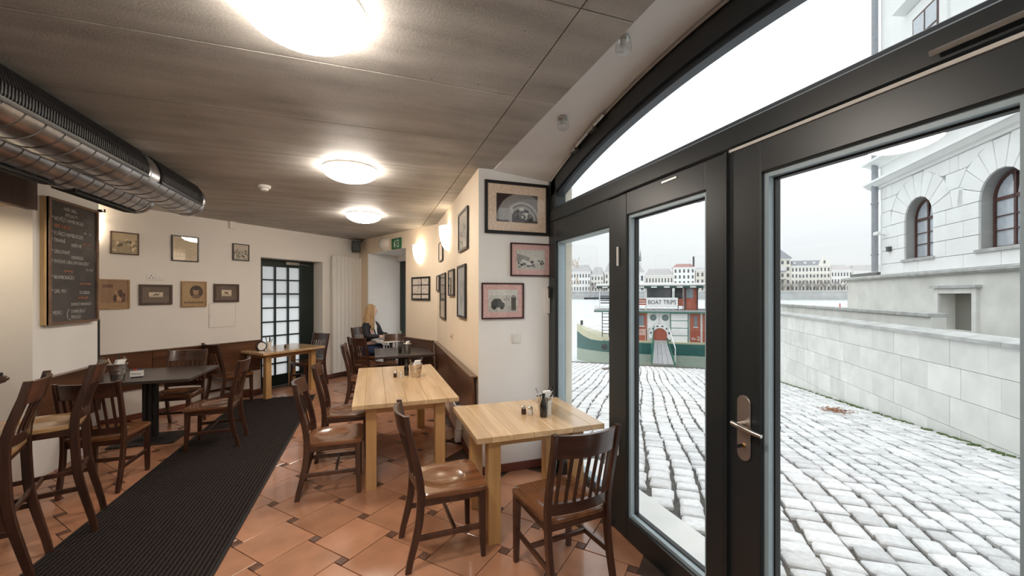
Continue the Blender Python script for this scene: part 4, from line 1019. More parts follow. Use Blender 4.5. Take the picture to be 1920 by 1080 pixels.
# clothes
J = []; JE = []
def jv(p, r, par=None):
    J.append((p, r)); i = len(J)-1
    if par is not None: JE.append((par, i))
    return i
a = jv((0,-.01,.66),(.155,.115)); b2 = jv((0,-.01,.80),(.135,.11),a); c2_ = jv((0,-.01,.95),(.145,.115),b2); d_ = jv((0,-.012,1.04),(.14,.105),c2_); jv((0,-.02,1.085),(.09,.075),d_)
for s in (-1,1):
    sh = jv((s*.175,-.005,1.055),.068,d_); el = jv((s*.245,.065,.835),.058,sh); jv((s*.135,.29,.838),.040,el)
jk = skin('jacket', J, JE, JACKET, pe, 0, 2)
skin('shirt', [((0,.045,.68),(.07,.09)),((0,.05,.85),(.055,.09)),((0,.045,.98),(.06,.085)),((0,.03,1.08),(.07,.065)),((0,.02,1.125),(.055,.05))], [(0,1),(1,2),(2,3),(3,4)], SHIRT, pe, 0, 2)
for s in (-1,1):
    m = MB(); m.rings([[(s*.075,.10,1.06),(s*.03,.135,.82),(s*.045,.137,.82),(s*.105,.085,1.05)],[(s*.078,.112,1.06),(s*.035,.147,.82),(s*.05,.147,.82),(s*.108,.097,1.05)]]); m.build('lapel', JACKET, jk)
Tt = []; TE = []
Tt.append(((0,0,.60),(.145,.12)))
for s in (-1,1):
    i = len(Tt); Tt += [((s*.09,.05,.565),.092),((s*.11,.41,.57),.072),((s*.11,.40,.16),.052)]; TE += [(0,i),(i,i+1),(i+1,i+2)]
skin('trousers', Tt, TE, JEANS, pe, 0, 2)
# hair: cap and long locks
m = MB(); rs = []
for k in range(9):
    ph = R(8+k*13); rs.append([hd(.089*math.sin(ph)*math.cos(2*math.pi*i/20), .101*math.sin(ph)*math.sin(2*math.pi*i/20)-.012-.022*math.sin(ph)*(math.sin(2*math.pi*i/20) > .3)*(k > 4), 1.325+.112*math.cos(ph)) for i in range(20)])
m.rings(rs[:6]); m.build('hair_cap', HAIR, pe, smooth=True)
m = MB(); rr = random.Random(12)
for k in range(64):
    a = R(rr.uniform(172,368)) if k % 4 else R(rr.choice((165,15))+rr.uniform(-8,8)); ca, sa = math.cos(a), math.sin(a)
    L = rr.uniform(.93,1.06); pts = []
    for j in range(8):
        f = j/7; z = 1.43-(1.43-L)*f
        if z > 1.24: rad = .02+.076*math.sin(min(1,(1.445-z)/.12)*math.pi/2)
        else: rad = .096+.05*(1.24-z)/.3+rr.uniform(-.008,.008)
        pts.append(hd(rad*ca+.006*math.sin(6*f+k), rad*1.08*sa-.014, z))
    m.tube(pts,[.012,.015,.017,.018,.018,.017,.013,.005],6)
m.build('hair', HAIR, pe, smooth=True)

# ================================================================== outdoors
O2 = Vector((1.82,1.5)); eV = Vector((.6,.8)); bV = Vector((.8,-.6))     # eV runs to the river, bV along it
def G(s, r, z=0): q = O2+eV*s+bV*r; return (q.x,q.y,z)
def gz(s): return -.03 if s < 1.9 else -.03-.098*(s-1.9)
ROT_B = math.atan2(-.6,.8)          # local x along the river, y away
ROT_E = math.atan2(-.8,-.6)         # local x back up the lane, y into the side wall
STONE_W = flat('pale_limestone',(.72,.72,.69),.85,var=.08,vscale=3,bmp=.15,bscale=40,rnd=.07)
COPING = flat('grey_coping_stone',(.42,.43,.42),.85,var=.2,vscale=5,bmp=.2,bscale=30)
STUCCO = flat('white_stucco',(.86,.87,.86),.85,var=.04,vscale=2,rnd=.03)
STUCD = flat('joint_stucco',(.42,.43,.42),.9)
BASEW = flat('weathered_base_stucco',(.70,.70,.66),.9,var=.14,vscale=1.3,rnd=.03)
COB = flat('pale_cobble',(.66,.66,.665),.5,var=.12,vscale=5,bmp=.08,bscale=12,rnd=.18)
GROUND = flat('gritty_joint_sand',(.10,.098,.09),.95,var=.3,vscale=14,bmp=.3,bscale=60)
SLAB = flat('pale_threshold_stone',(.74,.74,.72),.7,var=.05,vscale=4)
# ground
m = MB(); ss = [-8,1.9,4,6,8,10,12,14,16.9]; vs = []; fs = []
for s in ss:
    for r in (-30,3.62): vs.append(G(s,r,gz(s)-.035))
for k in range(len(ss)-1): fs.append((2*k,2*k+1,2*k+3,2*k+2))
vs += [G(16.9,-30,-2.6),G(16.9,3.62,-2.6)]; k = len(ss)-1; fs.append((2*k,2*k+1,2*k+3,2*k+2))
m.add(vs,fs); gr = struct(m.build('ground', GROUND), 'sloping quay ground under the cobbles')
m = MB(); m.box(1.74,2.15,-1.6,3.55,-.06,-.002); struct(m.build('trim_threshold', SLAB, bevel=.006))
# cobbles in rows running to the river
rr = random.Random(17); vm = []
for k in range(6):
    m = MB(); q = [(math.cos(a)*.5*rr.uniform(.96,1.06), math.sin(a)*.5*rr.uniform(.96,1.06)) for a in ()]
    pts = [(-.5,-.42),(-.44,-.5),(.44,-.5),(.5,-.42),(.5,.42),(.42,.5),(-.43,.5),(-.5,.43)]
    pts = [(x+rr.uniform(-.05,.05), y+rr.uniform(-.05,.05)) for x,y in pts]
    m.rings([[(x*.98,y*.98,-.04) for x,y in pts],[(x,y,-.012) for x,y in pts],[(x*.93,y*.92,-.002) for x,y in pts],[(x*.6,y*.6,.003) for x,y in pts]])
    me = m.mesh('cobble', smooth=True); me.materials.append(COB); vm.append(me)
cob = []; r = -9.0
while r < 3.55:
    wdt = rr.uniform(.14,.215); s = -4.0+rr.uniform(0,.2); ph_c = rr.uniform(0,6)
    while s < 15.5:
        ln = rr.uniform(.10,.165)
        if s > 9: ln *= 1.5
        ro = r+wdt/2+.028*math.sin(s*1.1+r*.8)
        p = G(s+ln/2, ro)
        if p[0] > 2.205 and not (p[1] < -2):
            X, Y = px(p[0],p[1],gz(s))
            iv = 1040 < X < 1930 and Y < 1120
            if iv or (r > -6 and p[1] > -2.5): cob.append((not iv, Vector(p[:2]).length, s+ln/2, ro, wdt*rr.uniform(.9,1.04), ln))
        s += ln+.018
    r += wdt+.024
cob.sort(); rest = MB()
for k, (nv, L, s, r, wdt, ln) in enumerate(cob):
    tilt = math.atan(.098) if s > 1.9 else 0
    x, y, _ = G(s+rr.uniform(-.006,.006), r+rr.uniform(-.008,.008)); z = gz(s)+rr.uniform(-.006,.006)
    rz = ROT_B+rr.uniform(-.1,.1)
    if k < 300:
        link('cobble', vm[k % 6], gr, (x,y,z), (-tilt,0,rz), (wdt,ln,1))
    else:
        M_ = Matrix.Translation((x,y,z)) @ Matrix.Rotation(rz,4,'Z') @ Matrix.Rotation(-tilt,4,'X') @ Matrix.Diagonal((wdt,ln,1,1))
        pts = [(-.5,-.44),(-.44,-.5),(.46,-.5),(.5,-.4),(.5,.42),(.42,.5),(-.43,.5),(-.5,.43)]
        pts = [(a+rr.uniform(-.05,.05), b+rr.uniform(-.05,.05)) for a,b in pts]
        rest.rings([[(a,b,-.03) for a,b in pts],[(a,b,-.01) for a,b in pts],[(a*.86,b*.86,.001) for a,b in pts]], M_)
COB2 = flat('pale_cobble_mass',(.64,.64,.64),.55,var=.25,vscale=4,bmp=.08,bscale=12)
o = rest.build('cobbles', COB2, gr, smooth=True); o['kind'] = 'stuff'

# parapet of pale blocks
PT = 1.035
pw = struct(thing('wall_parapet', None, None, G(1.0,3.6,0), ROT_E), 'pale block parapet wall along the lane')
m = MB(); m.box(-13.6,3.0,.02,.36,-2.6,PT); m.build('core', STUCD, pw)
def sx_(s): return 1.0-s          # local x of a station s
for row, (z1, z0) in enumerate(((PT,.648),(.642,.232),(.226,-.19),(-.196,-.60),(-.606,-1.0),(-1.006,-1.45))):
    s = -2.0+.31*(row % 2)
    while s < 14.4:
        L = .615+.02*((int(s*7)) % 3)
        if z1 > gz(s+L)-.1:
            m = MB(); m.box(sx_(s+L)+.002,sx_(s)-.002,-.004+.003*((int(s*5)+row) % 2),.05,max(z0,-2.4),z1); m.build('block', STONE_W, pw, bevel=.003)
        s += L
s = -2.0
while s < 14.4:
    m = MB(); m.rings([[(sx_(s+1.5)+.003,y,z) for y,z in ((-.05,PT),(-.05,PT+.05),(.16,PT+.10),(.44,PT+.06),(.44,PT))],[(sx_(s)-.003,y,z) for y,z in ((-.05,PT),(-.05,PT+.05),(.16,PT+.10),(.44,PT+.06),(.44,PT))]]); m.build('coping_stone', COPING, pw); s += 1.5
# moss line and leaf litter at its foot
MOSS = flat('moss',(.09,.13,.045),.95,var=.4,vscale=30)
m = MB()
for k in range(260):
    s = rr.uniform(3,13); q = G(s,3.57-abs(rr.gauss(0,.03)),gz(s)-.005); a = rr.uniform(.015,.05)
    m.rings([[(q[0]+a*math.cos(i*1.26),q[1]+a*math.sin(i*1.26),q[2]-.02) for i in range(5)],[(q[0]+a*.6*math.cos(i*1.26),q[1]+a*.6*math.sin(i*1.26),q[2]+.02) for i in range(5)]])
o = m.build('moss', MOSS); tag(o,'strip of moss along the foot of the parapet','moss',None,'stuff')
m = MB()
for k in range(220):
    s, r = 6.5+rr.gauss(0,.16), 2.88+rr.gauss(0,.10); q = G(s,r,gz(s)+.01+abs(rr.gauss(0,.012))); a = rr.uniform(.018,.035); an = rr.uniform(0,6)
    M_ = Matrix.Translation(q) @ Matrix.Rotation(an,4,'Z') @ Matrix.Rotation(rr.uniform(-.7,.7),4,'X')
    m.add([(-a,0,0),(0,-a*.5,.003),(a,0,0),(0,a*.5,.003)],[(0,1,2,3)],M_)
o = m.build('leaf_litter', flat('dry_leaves',(.30,.14,.08),.9,var=.4,vscale=40)); tag(o,'small heap of dry brown leaves on the cobbles','leaves',None,'stuff')
t = thing('metal_pole','grey metal pole lying on the cobbles near the door','pole',G(4.2,1.1,gz(4.2)+.03))
m = MB(); m.tube([(-.35,.13,.03),(.0,.0,.0),(.22,-.10,.0)],.024,10); m.build('pipe', flat('grey_paint',(.45,.46,.47),.5), t, smooth=True)
m = MB(); m.tube([(.22,-.10,.0),(.235,-.107,0)],.027,10); m.build('end_cap', BLACKP, t)
# second wall down the ramp
t = struct(thing('wall_ramp', None, None, G(10.2,6.3,0), ROT_E), 'lower pale wall with dark coping behind the parapet')
for i in range(9):
    m = MB(); m.box(-1.3*(i+1)+.004,-1.3*i-.004,0,.3,-2.6,1.10); m.build('block', BASEW, t, bevel=.004)
    m = MB(); m.box(-1.3*(i+1)+.003,-1.3*i-.003,-.06,.36,1.10,1.20); m.build('coping_stone', COPING, t, bevel=.01)
m = MB(); vs = [G(-4,3.9,-.9),G(-4,12,-.9),G(21,12,-1.6),G(21,3.9,-1.6)]; m.add(vs,[(0,1,2,3)]); struct(m.build('ground_ramp', GROUND), 'paved ramp between parapet and town house')

# ---------------------------------------------------------------- town house on the right
bd = thing('town_house','white rusticated town house with arched red-brown windows and grey drainpipe','building',G(16.85,8.4,0),ROT_E)
def bs(s): return 16.85-s        # local x for a station s
WC = [14.67,11.42,8.17,4.92]; HW = .70; SILL = 2.90; SPR = 4.24; TOPZ = 4.94
Z0, Z1 = 2.42, 5.80
m = MB(); y0, y1 = .05, .42
xs_ = [0]+sum([[bs(c+HW), bs(c-HW)] for c in WC],[])+[bs(2.0)]
for i in range(0,len(xs_),2): m.box(xs_[i],xs_[i+1],y0,y1,Z0-.2,Z1)
for c in WC:
    m.box(bs(c+HW),bs(c-HW),y0,y1,Z0-.2,SILL); 
    for sgn in (-1,1):
        arc = [(bs(c)+sgn*HW*math.cos(R(a)), SPR+HW*math.sin(R(a))) for a in range(0,91,10)]
        poly = arc+[(bs(c),Z1),(bs(c)+sgn*HW,Z1)]
        m.rings([[(x,y0,z) for x,z in poly],[(x,y1,z) for x,z in poly]])
m.build('wall', STUCD, bd)
m = MB(); m.box(0,bs(2.0),.42,7,Z0-.2,17); m.box(0,.3,.05,7,Z1,17); m.build('rear_wall', STUCCO, bd)
rows = [2.42,2.82,3.32,3.79,4.24,4.80,5.31,5.78]
RO = 1.55                                     # outer radius of the voussoirs
def half(c, z):                               # half width of the opening zone at height z
    if z <= SPR: return HW+.0
    d = RO*RO-(z-SPR)**2
    return math.sqrt(d) if d > 0 else 0
def blk(poly, nm='block', dep=.0):
    m = MB(); m.rings([[(x,dep,z) for x,z in poly],[(x,.07,z) for x,z in poly]]); return m.build(nm, STUCCO, bd, bevel=.008)
g_ = .008
for k in range(7):
    za, zb = rows[k]+g_, rows[k+1]-g_
    edges = [0.0]
    for c in WC: edges += [c]
    spans = []
    prev = 16.85; 
    for c in WC+[None]:
        nxt = c if c is not None else 2.0
        spans.append((prev, nxt, prev != 16.85, c is not None)); prev = nxt
    for sa, sb, wa, wb_ in spans:             # sa > sb ; windows at either end
        def ext(z, isw, c, sg): 
            if not isw: return c
            if zb <= SILL+.05: return c
            h = half(c, z) if za > SPR else (HW+.02)
            return c+sg*h
        la, lb = ext(za,wa,sa,-1), ext(zb,wa,sa,-1); ra, rb = ext(za,wb_,sb,1), ext(zb,wb_,sb,1)
        if zb <= SILL+.05: la = lb = sa; ra = rb = sb
        mid = ((la+ra)/2)
        mid += (.35 if k % 2 else -.35)
        if sa-sb > 1.2 and wa and wb_: cuts = [mid]
        elif sa-sb > 1.2: cuts = [mid]
        else: cuts = []
        if k == 6: cuts = [la-(la-ra)*.33, la-(la-ra)*.67]
        ptsA = [la]+cuts+[ra]; ptsB = [lb]+cuts+[rb]
        for i in range(len(ptsA)-1):
            x0a, x1a, x0b, x1b = bs(ptsA[i])+g_, bs(ptsA[i+1])-g_, bs(ptsB[i])+g_, bs(ptsB[i+1])-g_
            if x1a-x0a > .05 and x1b-x0b > .02: blk([(x0a,za),(x1a,za),(x1b,zb),(x0b,zb)])
for c in WC:
    for i in range(9):
        a0, a1 = 180*i/9+.6, 180*(i+1)/9-.6
        blk([(bs(c)+HW*1.02*math.cos(R(a0)),SPR+HW*1.02*math.sin(R(a0))),(bs(c)+RO*.985*math.cos(R(a0)),SPR+RO*.985*math.sin(R(a0))),(bs(c)+RO*.985*math.cos(R(a1)),SPR+RO*.985*math.sin(R(a1))),(bs(c)+HW*1.02*math.cos(R(a1)),SPR+HW*1.02*math.sin(R(a1)))],'voussoir')
REDW = flat('red_brown_window_paint',(.075,.028,.022),.45); SKYG = flat('painted_sky_glass',(.45,.49,.54),.06,var=.1,spec=1.0)  # panes: the sky's reflection is put into their pale base colour
def arch_window(c):
    wdw = MB(); iw = HW-.05
    out = [(-iw,SILL),(iw,SILL)]+[(iw*math.cos(R(a)),SPR+iw*math.sin(R(a))) for a in range(0,181,12)]
    inn = [(-iw+.06,SILL+.06),(iw-.06,SILL+.06)]+[((iw-.06)*math.cos(R(a)),SPR+(iw-.06)*math.sin(R(a))) for a in range(0,181,12)]
    n = len(out); vs = [(x,y,z) for pts,y in ((out,.26),(inn,.26),(inn,.34),(out,.34)) for x,z in pts]
    fs = [(k*n+i,k*n+(i+1)%n,((k+1)%4)*n+(i+1)%n,((k+1)%4)*n+i) for k in range(4) for i in range(n)]
    wdw.add(vs,fs); w_ = wdw.build('window_frame', REDW, bd); w_.location = (bs(c),0,0)
    for x0,x1,z0,z1 in ((-.035,.035,SILL+.05,SPR+iw-.05),(-iw+.05,iw-.05,SPR-.06,SPR+.03),(-iw+.05,iw-.05,SILL+.47,SILL+.495),(-iw+.05,iw-.05,SILL+.85,SILL+.875)):
        m = MB(); m.box(x0,x1,.27,.33,z0,z1); m.build('glazing_bar', REDW, w_)
    for sg in (-1,1):
        for za, zb in ((SILL+.05,SILL+.47),(SILL+.495,SILL+.85),(SILL+.875,SPR-.06)):
            m = MB(); m.box(min(sg*.035,sg*(iw-.05)),max(sg*.035,sg*(iw-.05)),.305,.315,za,zb); m.build('pane', SKYG, w_)
        arc = [(sg*.035,SPR+.03)]+[(sg*(iw-.05)*math.cos(R(a)),SPR+.03+(iw-.08)*math.sin(R(a))) for a in range(0,88,11)]
        m = MB(); m.rings([[(x,.305,z) for x,z in arc],[(x,.315,z) for x,z in arc]]); m.build('pane', SKYG, w_)
    m = MB(); m.box(bs(c)-HW-.12,bs(c)+HW+.12,-.06,.30,SILL-.10,SILL); m.build('sill', COPING, bd, bevel=.01)
for c in WC: arch_window(c)
def cornice(z, prof, nm, mat=STUCCO, x0=-.55, x1=None):
    x1 = bs(2.0) if x1 is None else x1
    m = MB(); m.rings([[(x,y,z+dz) for y,dz in prof] for x in (x0,x1)]); return m.build(nm, mat, bd)
cornice(5.78,[(.1,0),(-.05,0),(-.08,.07),(-.18,.10),(-.28,.20),(-.34,.22),(-.34,.30),(.1,.34)],'cornice')
m = MB(); m.box(0,bs(2.0),.0,.4,6.12,6.62); m.build('frieze', STUCCO, bd)
cornice(6.60,[(.1,0),(-.06,0),(-.10,.08),(-.22,.14),(-.40,.20),(-.40,.28),(.1,.36)],'cornice',x0=-.5)
m = MB(); m.box(0,bs(2.0),.02,.42,6.9,17); m.build('upper_wall', STUCCO, bd)
for c in (14.2,11.0,7.8):
    m = MB(); m.box(bs(c)-.95,bs(c)+.95,-.05,.05,7.7,11.4); m.build('window_surround', STUCCO, bd, bevel=.02)
    m = MB(); m.box(bs(c)-.62,bs(c)+.62,-.06,.0,8.0,11.0); w_ = m.build('upper_window', REDW, bd)
    for sg in (-1,1):
        for za, zb in ((8.08,9.2),(9.28,10.2),(10.28,10.92)): m = MB(); m.box(min(sg*.04,sg*.55)+bs(c),max(sg*.04,sg*.55)+bs(c),-.075,-.05,za,zb); m.build('pane', SKYG, w_)
    m = MB(); m.rings([[(bs(c)-1.2,y,z) for y,z in ((0,11.5),(-.35,11.6),(-.35,11.75),(0,11.8))],[(bs(c)+1.2,y,z) for y,z in ((0,11.5),(-.35,11.6),(-.35,11.75),(0,11.8))]]); m.build('window_cornice', STUCCO, bd)
# base storey
BX0 = bs(19.3)
m = MB(); xa, xb, za, zb = bs(13.5), bs(12.19), .6, 1.69
m.box(BX0,xa,-.05,.5,-2.6,2.25); m.box(xb,bs(2),-.05,.5,-2.6,2.25); m.box(xa,xb,-.05,.5,-2.6,za); m.box(xa,xb,-.05,.5,zb,2.25); m.box(BX0,0.0,.3,7,-2.6,2.25)
m.build('base_wall', BASEW, bd)
for a,b,c,d in ((xa-.16,xa,za-.2,zb+.16),(xb,xb+.16,za-.2,zb+.16),(xa,xb,zb,zb+.16)):
    m = MB(); m.box(a,b,-.13,.0,c,d); m.build('opening_surround', STONE_W, bd, bevel=.01)
m = MB(); m.box(xa,xb,.30,.36,za,zb); m.build('basement_window', flat('dull_basement_glass',(.16,.16,.14),.35), bd)
m = MB(); m.box(xa-.25,xb+.25,-.2,0,zb+.16,zb+.24); m.build('lintel_ledge', COPING, bd)
m = MB(); m.rings([[(x,y,z) for y,z in ((.3,2.25),(-.16,2.25),(-.22,2.31),(-.22,2.38),(.1,2.44),(.3,2.44))] for x in (BX0-.2,bs(2))]); m.build('ledge', COPING, bd)
m = MB(); m.box(BX0,-.35,.05,.3,2.44,2.56); m.build('lead_flashing', flat('dark_lead',(.12,.125,.13),.6), bd)
PIPE = flat('grey_drainpipe',(.30,.32,.35),.5,var=.1)
m = MB(); m.tube([(-.10,-.13,2.56),(-.10,-.13,5.7),(-.10,-.13,7.1),(-.10,-.13,17)],.105,12); dp = m.build('drainpipe', PIPE, bd, smooth=True)
for z in (3.2,5.2,8.2,10): m = MB(); m.tube([(-.11,-.13,z),(-.11,-.13,z+.05)],.125,12); m.build('pipe_clip', PIPE, dp)
t = thing('security_camera','small white security camera on the corner of the town house','camera',(Vector(G(16.55,8.4,3.95))+Vector((0,0,0))),ROT_E)
m = MB(); m.tube([(0,0,0),(0,-.22,.04)],.03,8); m.build('arm', WPLAST, t)
m = MB(); m.box(-.10,.22,-.33,-.20,-.02,.11); m.build('housing', WPLAST, t, bevel=.02)
m = MB(); m.tube([(-.1,-.265,.045),(-.13,-.265,.045)],.04,10); m.build('lens', BLACKP, t)
t = thing('junction_box','small dark wall box below the security camera','box',G(16.2,8.4,3.36),ROT_E)
m = MB(); m.box(-.09,.09,-.10,0,-.09,.09); m.build('box_body', flat('dark_box',(.05,.055,.06),.5), t, bevel=.01)
m = MB(); m.box(-.1,.1,-.12,-.10,.07,.1); m.build('rain_cap', flat('box_cap',(.3,.3,.3),.5), t)

# ---------------------------------------------------------------- river, far bank
m2_, n2_, b2_ = new_mat('river_water')
b2_.inputs['Base Color'].default_value = (.58,.61,.62,1); b2_.inputs['Roughness'].default_value = .3
nn = N(n2_,'TexNoise'); nn.inputs['Scale'].default_value = .9; nn.inputs['Detail'].default_value = 4; n2_.links.new(coords(n2_), nn.inputs['Vector']); bump(n2_, b2_, nn.outputs['Fac'], .25, .08)
m = MB(); m.add([G(16.9,-700,-1.9),G(16.9,700,-1.9),G(326,700,-1.9),G(326,-700,-1.9)],[(0,1,2,3)]); tag(m.build('river', m2_),'broad pale river between quay and far bank','river',None,'structure')
EMB = flat('embankment_stone',(.46,.47,.47),.9,var=.15,vscale=.2)
m = MB(); M_ = Matrix.Translation(G(326,0,0)) @ Matrix.Rotation(ROT_B,4,'Z')
m.box(-600,600,0,300,-3,3.6,M_); m.box(-600,600,-1.5,0,-3,-.9,M_); m.box(-600,600,-.3,.4,3.6,4.6,M_); struct(m.build('wall_embankment', EMB), 'stone embankment wall on the far bank')
CW = {'cream': flat('cream_render',(.76,.74,.68),.9), 'white': flat('white_render',(.82,.82,.80),.9), 'grey': flat('grey_render',(.62,.62,.60),.9), 'sand': flat('sand_render',(.68,.64,.56),.9)}
CR = {'slate': flat('slate_roof',(.24,.25,.27),.8), 'red': flat('faded_red_roof',(.34,.20,.18),.85), 'grey': flat('grey_roof',(.42,.41,.41),.85)}
WGL = flat('far_window_glass',(.10,.105,.12),.2)
fw_mesh = {}
def far_house(label, r0, r1, ze, zr, wall, roof, cols, nrows, depth=16, s=332, hip=2.5, wz0=7.0, name='far_house'):
    W = r1-r0; t = thing(name, label, 'building', G(s,r0,3.6), ROT_B, 'houses on the far bank')
    z = ze-3.6
    m = MB(); m.box(0,W,0,depth,0,z); m.build('wall', CW[wall], t)
    m = MB(); m.box(-.3,W+.3,-.4,0.2,z-.5,z); m.build('eaves', CW['white'], t)
    if zr > ze+.2:
        m = MB(); m.rings([[(-.3,-.3,z),(W+.3,-.3,z),(W+.3,depth,z),(-.3,depth,z)],[(hip,depth*.35,zr-3.6),(W-hip,depth*.35,zr-3.6),(W-hip,depth*.6,zr-3.6),(hip,depth*.6,zr-3.6)]]); m.build('roof', CR[roof], t)
    if cols and nrows:
        ph_ = (z-1.2)/nrows; cw = W/cols; key = (round(cw*.42,2), round(ph_*.55,2))
        if key not in fw_mesh:
            m = MB(); a, b = key; m.box(-a/2,a/2,-.08,.15,0,b); me = m.mesh('window'); me.materials.append(WGL); fw_mesh[key] = me
        for i in range(cols):
            for j in range(nrows):
                link('window', fw_mesh[key], t, (cw*(i+.5),0,.9+ph_*j+ph_*.15))
    return t
far_house('pale far house with grey roof seen above the boat bow',-55,-38.5,21,27,'white','grey',7,3)
far_house('low pale far house partly behind a tree by the boat bow',-38,-28,18,25,'cream','grey',4,3)
far_house('cream far house with hipped grey roof behind the mullion',-27,-8,20,28,'cream','grey',6,3)
far_house('pale gabled hall next to the spired tower',-8,4,19.5,27.5,'white','grey',3,2,hip=5)
far_house('long cream far house with grey roof above the boat sign',4.5,25,17.0,22.5,'cream','grey',9,2)
hh = far_house('tall white far house with faded red roof and chimney',25.2,40.5,23.0,26.0,'white','red',5,4)
m = MB(); m.tube([(14.6,2,18),(14.6,2,27.6)],.7,8); m.build('chimney', flat('dark_chimney',(.10,.09,.09),.8), hh)
far_house('pale far house at the edge of the door glass',41,60,20.5,23,'sand','grey',6,3)
# tower with spire
t = thing('spired_tower','distant church tower with pointed spire above the boat','tower',G(336,-2.9,3.6),ROT_B)
m = MB(); m.box(-4.2,4.2,0,8,0,24.5); m.build('shaft', CW['sand'], t)
m = MB(); m.box(-4.7,4.7,-.5,8.5,23.6,24.8); m.build('gallery', CW['white'], t)
m = MB(); m.rings([[(-4.0,.2,24.8),(4.0,.2,24.8),(4.0,7.8,24.8),(-4.0,7.8,24.8)],[(-2.6,1.5,30),(2.6,1.5,30),(2.6,6.5,30),(-2.6,6.5,30)],[(-1.4,2.6,33.5),(1.4,2.6,33.5),(1.4,5.4,33.5),(-1.4,5.4,33.5)],[(-.1,3.9,44),(.1,3.9,44),(.1,4.1,44),(-.1,4.1,44)]]); m.build('spire', CR['slate'], t)
for x,y in ((-3.6,.6),(3.6,.6),(-3.6,7.4),(3.6,7.4)): m = MB(); m.lathe([(.8,24.8),(.8,28),(.02,35)],8,T(x,y,0)); m.build('turret', CR['slate'], t)
for z in (8,15,20): m = MB(); m.box(-.8,.8,-.1,.2,z,z+2.6); m.build('window', WGL, t)
# right group
t = far_house('square far house with pointed pyramid roof by the door edge',93.2,103.6,28.0,28.0,'sand','slate',3,5)
m = MB(); m.rings([[(-.9,-.9,24.4),(11.3,-.9,24.4),(11.3,12,24.4),(-.9,12,24.4)],[(5.1,5.4,31.6),(5.3,5.4,31.6),(5.3,5.6,31.6),(5.1,5.6,31.6)]]); m.build('pyramid_roof', CR['slate'], t)
m = MB(); m.box(3.4,7,-1.2,0,15.5,19); m.build('oriel', CW['grey'], t)
for z in (9,15): m = MB(); m.box(3,7.4,-1.4,0,z,z+.5); m.build('balcony', CR['slate'], t)
t = far_house('ornate cream far house with scrolled gable and many windows',103.8,127.5,22.5,26.5,'cream','slate',11,4)
m = MB(); m.rings([[(16.5,y,18.9),(23.5,y,18.9),(22.6,y,21.5),(21,y,23.6),(20,y,26.3),(19,y,23.6),(17.4,y,21.5)] for y in (-.4,.6)]); m.build('gable', CW['cream'], t)
m = MB(); m.box(19.5,20.5,-.55,-.3,20.2,22.2); m.build('gable_window', WGL, t)
for x in (5,12,18.5): m = MB(); m.box(x,x+3,-1,0,12,12.5); m.build('balcony', CW['grey'], t)
for x in (2,8.5,14): m = MB(); m.box(x,x+1.4,2,3.4,19,21.6); m.build('dormer', CW['white'], t)
far_house('plain white far house right of the scrolled gable',127.8,140,19.0,23,'white','grey',7,3)
far_house('lower white far house ending at the drainpipe',140.3,172,18.0,22.5,'white','grey',14,2)
# bare trees on the far bank
def bare_tree(seed, h):
    rr = random.Random(seed); m = MB(); m.tube([(0,0,0),(0,0,h*.4)],[.16,.1],5)
    for k in range(26):
        a = rr.uniform(0,6.28); l = h*rr.uniform(.3,.55); q = h*rr.uniform(.25,.5)
        p1 = (l*.5*math.cos(a),l*.5*math.sin(a),q+l*.6); p2 = (l*.8*math.cos(a+.3),l*.8*math.sin(a+.3),q+l)
        m.tube([(0,0,q*.8),p1,p2],[.09,.07,.03],4)
        for j in range(3): b = a+rr.uniform(-1,1); m.tube([p1,(p1[0]+l*.4*math.cos(b),p1[1]+l*.4*math.sin(b),p1[2]+l*.35)],[.05,.02],4)
    return m.mesh('twigs')
tw = [bare_tree(k,h) for k,h in ((1,8.5),(2,7),(3,9.5))]
for q in tw: q.materials.append(flat('grey_bark',(.30,.28,.275),.9) if 'grey_bark' not in bpy.data.materials else bpy.data.materials['grey_bark'])
tree_l = ['under the pyramid roof','left of the ornate house','before the ornate house front','under the first balcony','in mid ornate front','under the scrolled gable','right of the gable','before the plain white house','left in the row by the drainpipe','last before the ledge']
for k in range(10):
    t = thing('bare_tree','bare far-bank tree '+tree_l[k],'tree',G(328.5,98+k*5.0,3.6),k*.9,'bare trees on the far bank'); o = link('branches', tw[k%3], t)
for k, (r, l) in enumerate(((-36,'beside the low house near the bow'),(-26,'behind the mullion near the bow'),(2.5,'at the foot of the spired tower'))):
    t = thing('bare_tree','bare far-bank tree '+l,'tree',G(328.5,r,3.6),k,'bare trees on the far bank'); o = link('branches', tw[(k+2)%3], t)
for r, c, nm in ((41.5,(.45,.06,.06),'small red buoy on the river'),(46.0,(.05,.22,.12),'small green buoy on the river')):
    t = thing('buoy',nm,'buoy',G(103,r,-1.9)); cc = flat('buoy_paint_'+nm[6:9],c,.5)
    m = MB(); m.lathe([(.6,-.2),(.7,.3),(.45,.6),(.12,1.1),(.1,1.7)],14); m.build('float', cc, t, smooth=True)
    m = MB(); m.lathe([(.18,1.7),(.2,2.1),(.02,2.2)],10); m.build('lantern', WPLAST, t, smooth=True)
t = thing('moored_barge','long dark low barge moored at the far bank beyond the bow','boat',G(318,-42,-1.9),ROT_B)
m = MB(); m.rings([[(x,y,z) for y,z in ((0,0),(-.5,1.6),(4.5,1.6),(4,0))] for x in (0,22)]); m.build('hull', flat('dark_barge',(.05,.06,.07),.7), t)
m = MB(); m.box(8,20,.6,3.6,1.6,4.2); m.build('cabin', flat('barge_cabin',(.32,.35,.38),.7), t)

